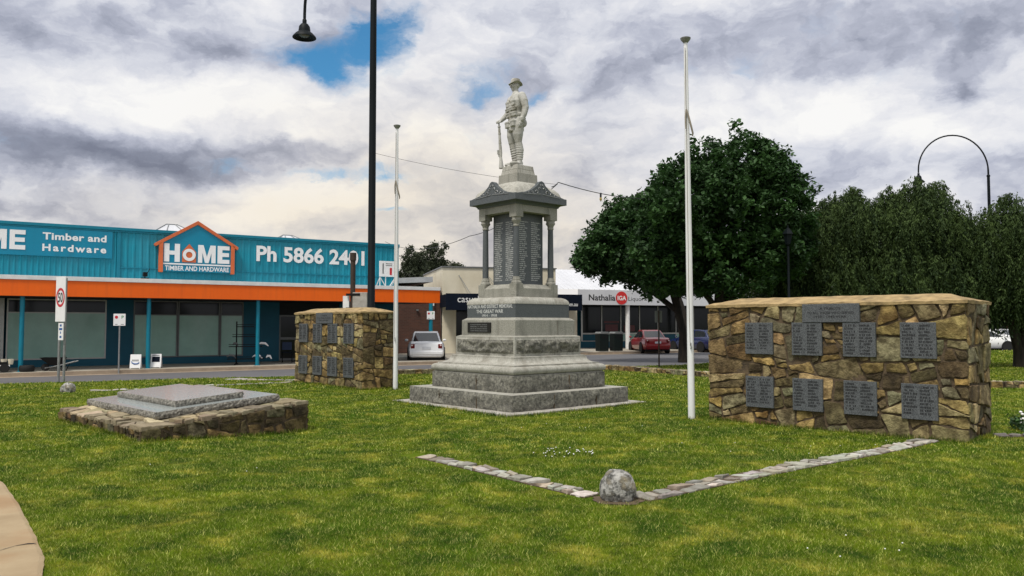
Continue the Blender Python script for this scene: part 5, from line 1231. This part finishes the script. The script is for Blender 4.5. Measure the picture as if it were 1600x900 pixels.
def trunk(pts,rad,limbs,parent):
    mb=MB(); mb.tube(pts,rad,12)
    for p,q,r0,r1 in limbs:
        P=[Vector(p).lerp(Vector(q),t)+Vector((mnoise.noise((t*3,p[0],1))*.25,mnoise.noise((t*3,p[1],4))*.25,.18*math.sin(t*PI)))*(1 if 0<t<1 else 0) for t in (0,.25,.5,.75,1)]
        mb.tube(P,[r0+(r1-r0)*t for t in (0,.25,.5,.75,1)],8)
    return mb.build('trunk',MT['bark'],parent,smooth=60)
t1=empty('broadleaf_tree',(7.55,29,0),0,'large dark rounded leafy tree behind the right flagpole and wall','tree')
bl=[(.2,0,5.6,2.6,2.4,2.3),(-1.3,-.3,5.2,1.9,2.0,1.9),(1.6,.1,5.7,1.75,2.0,2.0),(.7,0,7.1,1.6,1.6,1.55),(-1.0,.2,6.5,1.4,1.5,1.3),(2.0,-.2,4.2,1.3,1.5,1.3),(-1.9,-.2,4.0,1.3,1.5,1.2),(0,-.6,3.7,1.9,1.6,1.2),(1.9,.1,6.7,1.1,1.2,1.1)]
trunk([(.0,0,-.1),(.0,0,.5),(-.05,0,1.8),(.05,0,3.2),(.1,0,5),(.15,0,6.5)],[.34,.26,.23,.21,.15,.06],[((0,0,1.9),(-1.6,-.3,3.9),.13,.05),((0,0,2.1),(1.7,-.2,4.0),.13,.05),((0,0,2.6),(1.2,.8,5.2),.11,.04),((0,0,2.8),(-.9,-.8,5),.1,.04),((0,0,1.6),(.9,-.5,3.0),.06,.03)],t1)
leaves('crown',crown_points(bl,1000,1,.62,.10),.33,64,.088,MT['leaf_dark'],t1,1)
t2=empty('broadleaf_tree',(7.2,37,0),0,'dark leafy tree left of the large rounded tree, overhanging the white store sign','tree')
bl=[(-1.7,0,5.0,1.9,2.0,1.5),(-2.9,-.2,4.75,1.2,1.5,1.05),(-.1,0,5.4,1.8,1.9,1.9),(-1.5,.2,6.2,1.5,1.5,1.3),(-.5,-.3,3.9,1.2,1.5,1.05),(-2.4,-.1,5.7,1.2,1.3,1.0),(-3.6,0,4.6,.7,1.0,.5),(.9,0,4.2,1.2,1.4,1.3)]
trunk([(.7,0,-.1),(.7,0,1.2),(.4,0,2.6),(0,0,4),(-.4,0,5.6)],[.26,.19,.18,.14,.06],[((.5,0,2.2),(-2.4,-.2,4.2),.14,.05),((.4,0,2.6),(1.2,0,4.8),.11,.05),((.1,0,3.4),(-1.4,.3,5.6),.1,.04)],t2)
leaves('crown',crown_points(bl,800,2,.62,.09),.35,58,.095,MT['leaf_dark'],t2,2)
t3=empty('broadleaf_tree',(9.7,45,0),0,'dull brownish green tree top showing behind the dark leafy trees','tree')
trunk([(0,0,-.1),(0,0,2),(-.8,0,4.5),(-2.2,0,7)],[.3,.22,.18,.05],[((-.3,0,3),(-3,0,6),.1,.04)],t3)
leaves('crown',crown_points([(-3.0,0,7.0,1.7,1.6,1.6),(-1.6,0,7.6,1.6,1.6,1.4),(-.6,0,6.4,1.8,1.6,1.8)],420,3),.42,40,.12,MT['leaf_brown'],t3,3)
def weeping(loc,label,blobs,ns,seed,tr,dens=17):
    t=empty('pepper_tree',loc,0,label,'tree','feathery drooping trees on the right'); r=np.random.default_rng(seed)
    tops=crown_points(blobs,ns,seed,.45,.03); n=len(tops); L=r.uniform(.5,1.5,n); a=r.uniform(0,2*PI,n); out=r.uniform(.05,.35,n)
    k=dens; T=np.linspace(0,1,k)[None,:]
    X=tops[:,0:1]+np.cos(a)[:,None]*out[:,None]*np.sqrt(T)+r.normal(0,.035,(n,k)); Y=tops[:,1:2]+np.sin(a)[:,None]*out[:,None]*np.sqrt(T)+r.normal(0,.035,(n,k)); Z=tops[:,2:3]+.18*np.sin(T*PI*.55)*1-L[:,None]*T**1.5+r.normal(0,.02,(n,k))
    P=np.stack([X,Y,Z],-1).reshape(-1,3); m=len(P); d=r.normal(size=(m,3))*.75; d[:,2]-=1.5; d/=np.linalg.norm(d,axis=1)[:,None]; nr=np.cross(d,np.repeat(r.normal(size=(n,3)),k,0)+r.normal(size=(m,3))*.45); nr/=np.linalg.norm(nr,axis=1)[:,None]
    s=r.uniform(.08,.17,(m,1)); V=np.stack([P,P+d*s*.5+nr*s*.15,P+d*s,P+d*s*.5-nr*s*.15],1).reshape(-1,3)
    c=np.repeat(np.repeat(r.random((n,1)),k,0)*.55+.45*np.clip(1-T.repeat(n,0).reshape(-1,1),0,1)*r.random((m,1)),4,0)
    npmesh('crown',V,np.arange(m*4).reshape(m,4),MT['leaf_pepper'],t,np.repeat(c,3,1)); trunk(*tr,t)
weeping((14.0,31,0),'wide feathery olive green tree behind the larger plaque wall',[(-2.2,0,4.8,1.5,1.6,1.35),(-.9,.2,5.4,1.5,1.7,1.35),(.6,0,5.1,1.6,1.8,1.5),(2.0,-.1,5.5,1.5,1.7,1.5),(-1.7,0,3.2,1.8,1.8,1.4),(.4,-.3,3.3,2.2,1.8,1.5),(2.4,0,3.6,1.6,1.8,1.5),(.2,0,2.1,2.9,1.6,1.1),(2.9,0,5.0,1.0,1.2,1.1),(-1.6,0,6.1,.42,.5,.75),(-.6,.2,6.6,.38,.5,.55),(.75,0,6.5,.4,.5,.6),(1.6,0,6.95,.36,.4,.5),(2.5,0,6.75,.4,.5,.6),(-3.0,0,4.1,1.1,1.3,1.4),(3.3,0,4.4,1.1,1.4,1.5),(-3.2,0,2.6,1.2,1.3,1.2),(3.5,0,2.9,1.2,1.4,1.3),(-2.6,0,5.7,.4,.5,.7)],12000,21,([(.3,0,-.1),(.3,0,1),(.2,0,2.4),(.4,0,4.5)],[.3,.24,.2,.06],[((.2,0,1.6),(-2,0,4.2),.14,.04),((.2,0,1.8),(2,0,4.6),.14,.04)]),30)
weeping((19.4,30.5,0),'feathery tree with forked dark trunks at the right edge of the photo',[(-.6,0,5.0,1.3,1.5,1.35),(1.0,0,4.9,1.5,1.6,1.5),(.2,0,3.5,2.0,1.7,1.3),(2.4,0,4.2,1.5,1.6,1.5),(-.9,0,3.4,1.1,1.4,1.3),(.8,0,2.9,2.4,1.5,1.0),(3.6,0,3.6,1.6,1.6,1.8),(-1.5,0,4.5,1.0,1.3,1.2),(-.4,0,6.2,.4,.5,.6),(.9,0,6.4,.45,.5,.55)],5800,22,([(-.1,0,-.1),(-.15,0,.7),(-.5,0,2.2),(-.7,0,4)],[.24,.17,.14,.05],[((-.1,0,.2),(.5,.1,2.6),.15,.06),((.5,.1,2.5),(1.6,0,4.5),.08,.03),((-.4,0,1.9),(.5,0,4.2),.08,.03)]),28)
weeping((11.4,34,0),'feathery olive tree in the gap between the dark round tree and the wide feathery one',[(0,0,4.6,1.2,1.4,1.3),(-.6,0,3.2,1.3,1.4,1.3),(.7,.2,3.4,1.4,1.3,1.4)],3000,23,([(0,0,-.1),(0,0,1.5),(.1,0,3.4)],[.2,.16,.05],[((0,0,1.4),(.8,0,3),.08,.03)]),17)
def gum(loc,label,bl,seed,h):
    t=empty('gum_tree',loc,0,label,'tree','gum trees beyond the rooftops'); trunk([(0,0,-.1),(.1,0,h*.4),(-.1,0,h*.65),(.1,0,h*.9)],[.35,.25,.16,.05],[((0,0,h*.45),(-1.1,0,h*.8),.12,.04),((0,0,h*.5),(1.2,0,h*.78),.12,.04)],t)
    leaves('crown',crown_points(bl,270,seed,.4),.5,34,.15,MT['leaf_gum'],t,seed,.4,.0)
gum((-9.4,88,0),'taller dark gum tree rising behind the brick building roof',[(.9,0,9.2,1.4,1.3,1.7),(.2,0,7.4,1.5,1.3,1.6),(1.6,0,7.2,1.3,1.3,1.6),(1.3,0,5.5,1.6,1.4,1.8)],41,11)
gum((-10.5,84,0),'dark gum tree just right of the teal store corner',[(.2,0,8.4,1.2,1.2,1.5),(-.3,0,6.6,1.3,1.3,1.8),(.9,0,6.6,1.1,1.2,1.5),(-.4,0,4.8,1.6,1.3,1.8)],42,10)
gum((-6.4,90,0),'low gum tree crown just above the cream shop parapet',[(0,0,7.5,.9,1.2,.9),(.8,0,7.3,.7,1,.7),(-.8,0,6.9,.9,1,.8)],43,7.5)
# far shops and trees closing the view on the right
fs2=empty('far_shop',(52,86,0),R(-8),'pale low shop with a red brick end far behind the white cars','shop building'); m=MB(); m.box(-14,14,0,9,-.2,3.6); m.build('wall',MT['brick'],fs2); m=MB(); m.box(-14.3,14.3,-1.6,9.3,3.6,4.4); m.build('roof',MT['white_roof'],fs2); m=MB()
for k in range(9): m=MB(); m.box(-13+k*3,-11+k*3,-.03,0,.6,2.6); m.build('window',MT['glass'],fs2)
bt=[(14,70),(26,80),(33,88),(43,92),(60,95)]
for i,(x,y) in enumerate(bt):
    t=empty('park_tree',(x,y,0),0,('dark','deep green','mid green','olive green','bushy dark')[i]+' distant tree behind the '+('white store','feathery trees','white cars','far pale shop','far shop end')[i],'tree','distant trees on the right'); trunk([(0,0,-.2),(0,0,3),(.2,0,6)],[.35,.25,.08],[],t)
    leaves('crown',crown_points([(0,0,5,3.4,3,2.6),(1.5,0,6.5,2,2,1.8),(-1.5,0,6.2,2.2,2,1.8),(0,0,3,3.6,3,1.6)],260,60+i,.5),.7,30,.26,MT['leaf_brown'],t,60+i)
# ------------------------------------------------------------------ small plants
def flower_patch(loc,n,rad,label,seed):
    r=random.Random(seed); t=empty('daisy_patch',loc,0,label,'flowers'); m=MB(); m2=MB()
    for k in range(n):
        a=r.uniform(0,2*PI); d=rad*math.sqrt(r.random()); x=d*math.cos(a)*1.3; y=d*math.sin(a); h=r.uniform(.04,.075)
        m.ell((x,y,h),(.008,.008,.006),None,7,5); m2.tube([(x,y,0),(x,y,h)],.002,4)
    m.build('blooms',MT['daisy'],t); m2.build('stems',MT['blade'],t)
flower_patch((.62,9.85,0),38,.30,'little patch of white daisies in the lawn behind the near boulder',5)
fl=empty('white_flower_bush',(7.75,12.15,0),0,'low bush of white blooms at the right edge beyond the larger plaque wall','plant'); m=MB(); r_=random.Random(4)
for k in range(16):
    a=r_.uniform(0,2*PI); d=.22*math.sqrt(r_.random()); m.ell((d*math.cos(a),d*math.sin(a),.1+.2*r_.random()),(.024,.024,.02),None,8,6)
m.build('blooms',MT['daisy'],fl,smooth=60); leaves('foliage',[(r_.uniform(-.2,.2),r_.uniform(-.2,.2),r_.uniform(.04,.22)) for k in range(26)],.07,14,.03,MT['leaf_dark'],fl,9)

m=MB(); r_=random.Random(12)
for cx,cy,n,rad in ((2.6,5.7,6,.35),(3.4,10.4,9,.7),(-3.6,8.8,3,.5),(1.6,12.4,6,.8)):
    for k in range(n):
        x=cx+r_.gauss(0,rad); y=cy+r_.gauss(0,rad*.6); m.ell((x,y,lawn_h(x,y)+r_.uniform(.015,.03)),(.006,.006,.005),None,7,5)
o=m.build('clover_flowers',MT['daisy'],smooth=60); o['kind']='stuff'
# ------------------------------------------------------------------ grass blades
def grass():
    r=np.random.default_rng(3); Vs=[];Cs=[]
    def local(P,o,a): 
        dx=P[:,0]-o[0]; dy=P[:,1]-o[1]; c,s=math.cos(a),math.sin(a); return dx*c+dy*s,-dx*s+dy*c
    pe=np.array(edge)
    for y0,y1,dens,hh,w in ((1.2,3.6,5000,.022,.0060),(3.6,5.6,11500,.021,.0048),(5.6,7.5,8400,.0225,.0058),(7.5,10,5200,.024,.0076),(10,14,2500,.026,.0112),(14,20,1100,.029,.017),(20,32,380,.04,.03),(32,54,75,.06,.06)):
        xl=-1.1*y1-2; xr=1.1*y1+2; n=int((xr-xl)*(y1-y0)*dens); P=np.stack([r.uniform(xl,xr,n),r.uniform(y0,y1,n)],1)
        P=P[(np.abs(P[:,0])<P[:,1]*.70+.5)|((np.abs(P[:,0])<P[:,1]*1.1+2)&(r.random(len(P))<.5))]
        ok=P[:,1]<back_edge(P[:,0])-.05
        ok&=P[:,0]>np.interp(P[:,1],pe[:,1],pe[:,0])+.01-.05*(r.random(len(P))**3)
        u,v=local(P,MC,MR); ok&=~((np.abs(u)<1.84)&(np.abs(v)<1.84))
        for o,a,L_,T_ in (((3.38,13.71),R(-44.4),3.95,1.1),((-6.07,22.54),R(-48),3.49,.93)): u,v=local(P,o,a); ok&=~((u>-.02)&(u<L_+.02)&(v>-.02)&(v<T_+.02))
        u,v=local(P,(-5.09,11.03),R(135)); ok&=~((u>-.02)&(u<PU+.02)&(-v>-.02)&(-v<PV+.02))
        for p,q,w_ in (((1.22,7.52),(5.85,11.22),.34),((.72,7.6),(-1.3,10.02),.3),((-10.3,19.6),(-6.1,22.3),.22),((-8.4,23.6),(-5.8,23.2),.35),((6.9,11.55),(9.5,11.4),.3),((8.1,13.05),(10.5,13.1),.18)):
            a=math.atan2(q[1]-p[1],q[0]-p[0]); l=math.dist(p,q); u,v=local(P,p,a); ok&=~((u>.0)&(u<l)&(np.abs(v)<w_/2-.015+.03*np.sin(u*9)*(r.random(len(P))<.5)))
        ok&=~(np.hypot(P[:,0]-.98,P[:,1]-7.5)<.16)&~((np.hypot((P[:,0]-.98)/1.15,P[:,1]-7.47)<.23)&(r.random(len(P))<.85)); P=P[ok]; n=len(P)
        # mown turf grows in tufts of differing vigour
        tf=np.sin(P[:,0]*9.1+2*np.sin(P[:,1]*5.3))*np.sin(P[:,1]*8.3+2*np.sin(P[:,0]*6.1)); h=hh*r.uniform(.55,1.25,n)*(1+.25*tf)
        lean=r.normal(0,.62,(n,2))*h[:,None]; z=np.array([lawn_h(x,y) for x,y in P]); a=r.uniform(0,PI,n); ww=w*r.uniform(.6,1.3,n)
        dx=np.cos(a)*ww/2; dy=np.sin(a)*ww/2
        b0=np.stack([P[:,0]-dx,P[:,1]-dy,z-.004],1); b1=np.stack([P[:,0]+dx,P[:,1]+dy,z-.004],1); tp=np.stack([P[:,0]+lean[:,0],P[:,1]+lean[:,1],z+h],1)
        Vs.append(np.stack([b0,b1,tp],1).reshape(-1,3)); st=(r.random(n)<.26)*r.uniform(.2,.85,n)+.0; br=np.clip(r.uniform(.72,1.28,n)*(1+.22*tf+.18*np.sin(P[:,0]*31+P[:,1]*9)*np.sin(P[:,1]*27-P[:,0]*11)),.3,1.6)*.9
        Cs.append(np.repeat(np.stack([st,br,r.random(n)],1),3,0))
    # longer untrimmed grass where the mower cannot reach: along every wall, slab, edging and pole
    E=[]
    def along(o,a,pts,dens=420):
        c,s=math.cos(a),math.sin(a)
        for (x0,y0),(x1,y1) in zip(pts,pts[1:]+pts[:1]):
            L_=math.hypot(x1-x0,y1-y0); m=int(L_*dens); t=r.random(m); nx,ny=(y1-y0)/L_,-(x1-x0)/L_; off=.005+np.abs(r.normal(0,.022,m))*(.5+.5*np.sin(t*L_*5+x0))
            lx=x0+(x1-x0)*t+nx*off; ly=y0+(y1-y0)*t+ny*off; E.append(np.stack([o[0]+lx*c-ly*s,o[1]+lx*s+ly*c],1))
    along((3.38,13.71),R(-44.4),[(-.03,-.03),(3.98,-.03),(3.98,1.13),(-.03,1.13)]); along((-6.07,22.54),R(-48),[(-.03,-.03),(3.52,-.03),(3.52,.96),(-.03,.96)])
    along((-5.09,11.03),R(135),[(-.03,-PV-.03),(PU+.03,-PV-.03),(PU+.03,.03),(-.03,.03)]); along(MC,MR,[(-1.88,-1.88),(1.88,-1.88),(1.88,1.88),(-1.88,1.88)],260)
    for o in ((3.06,13.71),(-2.92,20.12)): along(o,0,[(.07*math.cos(k*PI/4),.07*math.sin(k*PI/4)) for k in range(8)],300)
    P=np.concatenate(E); n=len(P); h=r.uniform(.025,.085,n); z=np.array([lawn_h(x,y) for x,y in P]); lean=r.normal(0,.4,(n,2))*h[:,None]; a=r.uniform(0,PI,n); ww=r.uniform(.006,.011,n)*(P[:,1]/12)
    dx=np.cos(a)*ww/2; dy=np.sin(a)*ww/2
    Vs.append(np.stack([np.stack([P[:,0]-dx,P[:,1]-dy,z-.01],1),np.stack([P[:,0]+dx,P[:,1]+dy,z-.01],1),np.stack([P[:,0]+lean[:,0],P[:,1]+lean[:,1],z+h],1)],1).reshape(-1,3))
    Cs.append(np.repeat(np.stack([(r.random(n)<.2)*r.uniform(.3,.9,n),r.uniform(.6,1.1,n),r.random(n)],1),3,0))
    V=np.concatenate(Vs); C=np.concatenate(Cs); print('blades',len(V)//3)
    o=npmesh('grass',V,np.arange(len(V)).reshape(-1,3),MT['blade'],None,C); o['kind']='stuff'
grass()
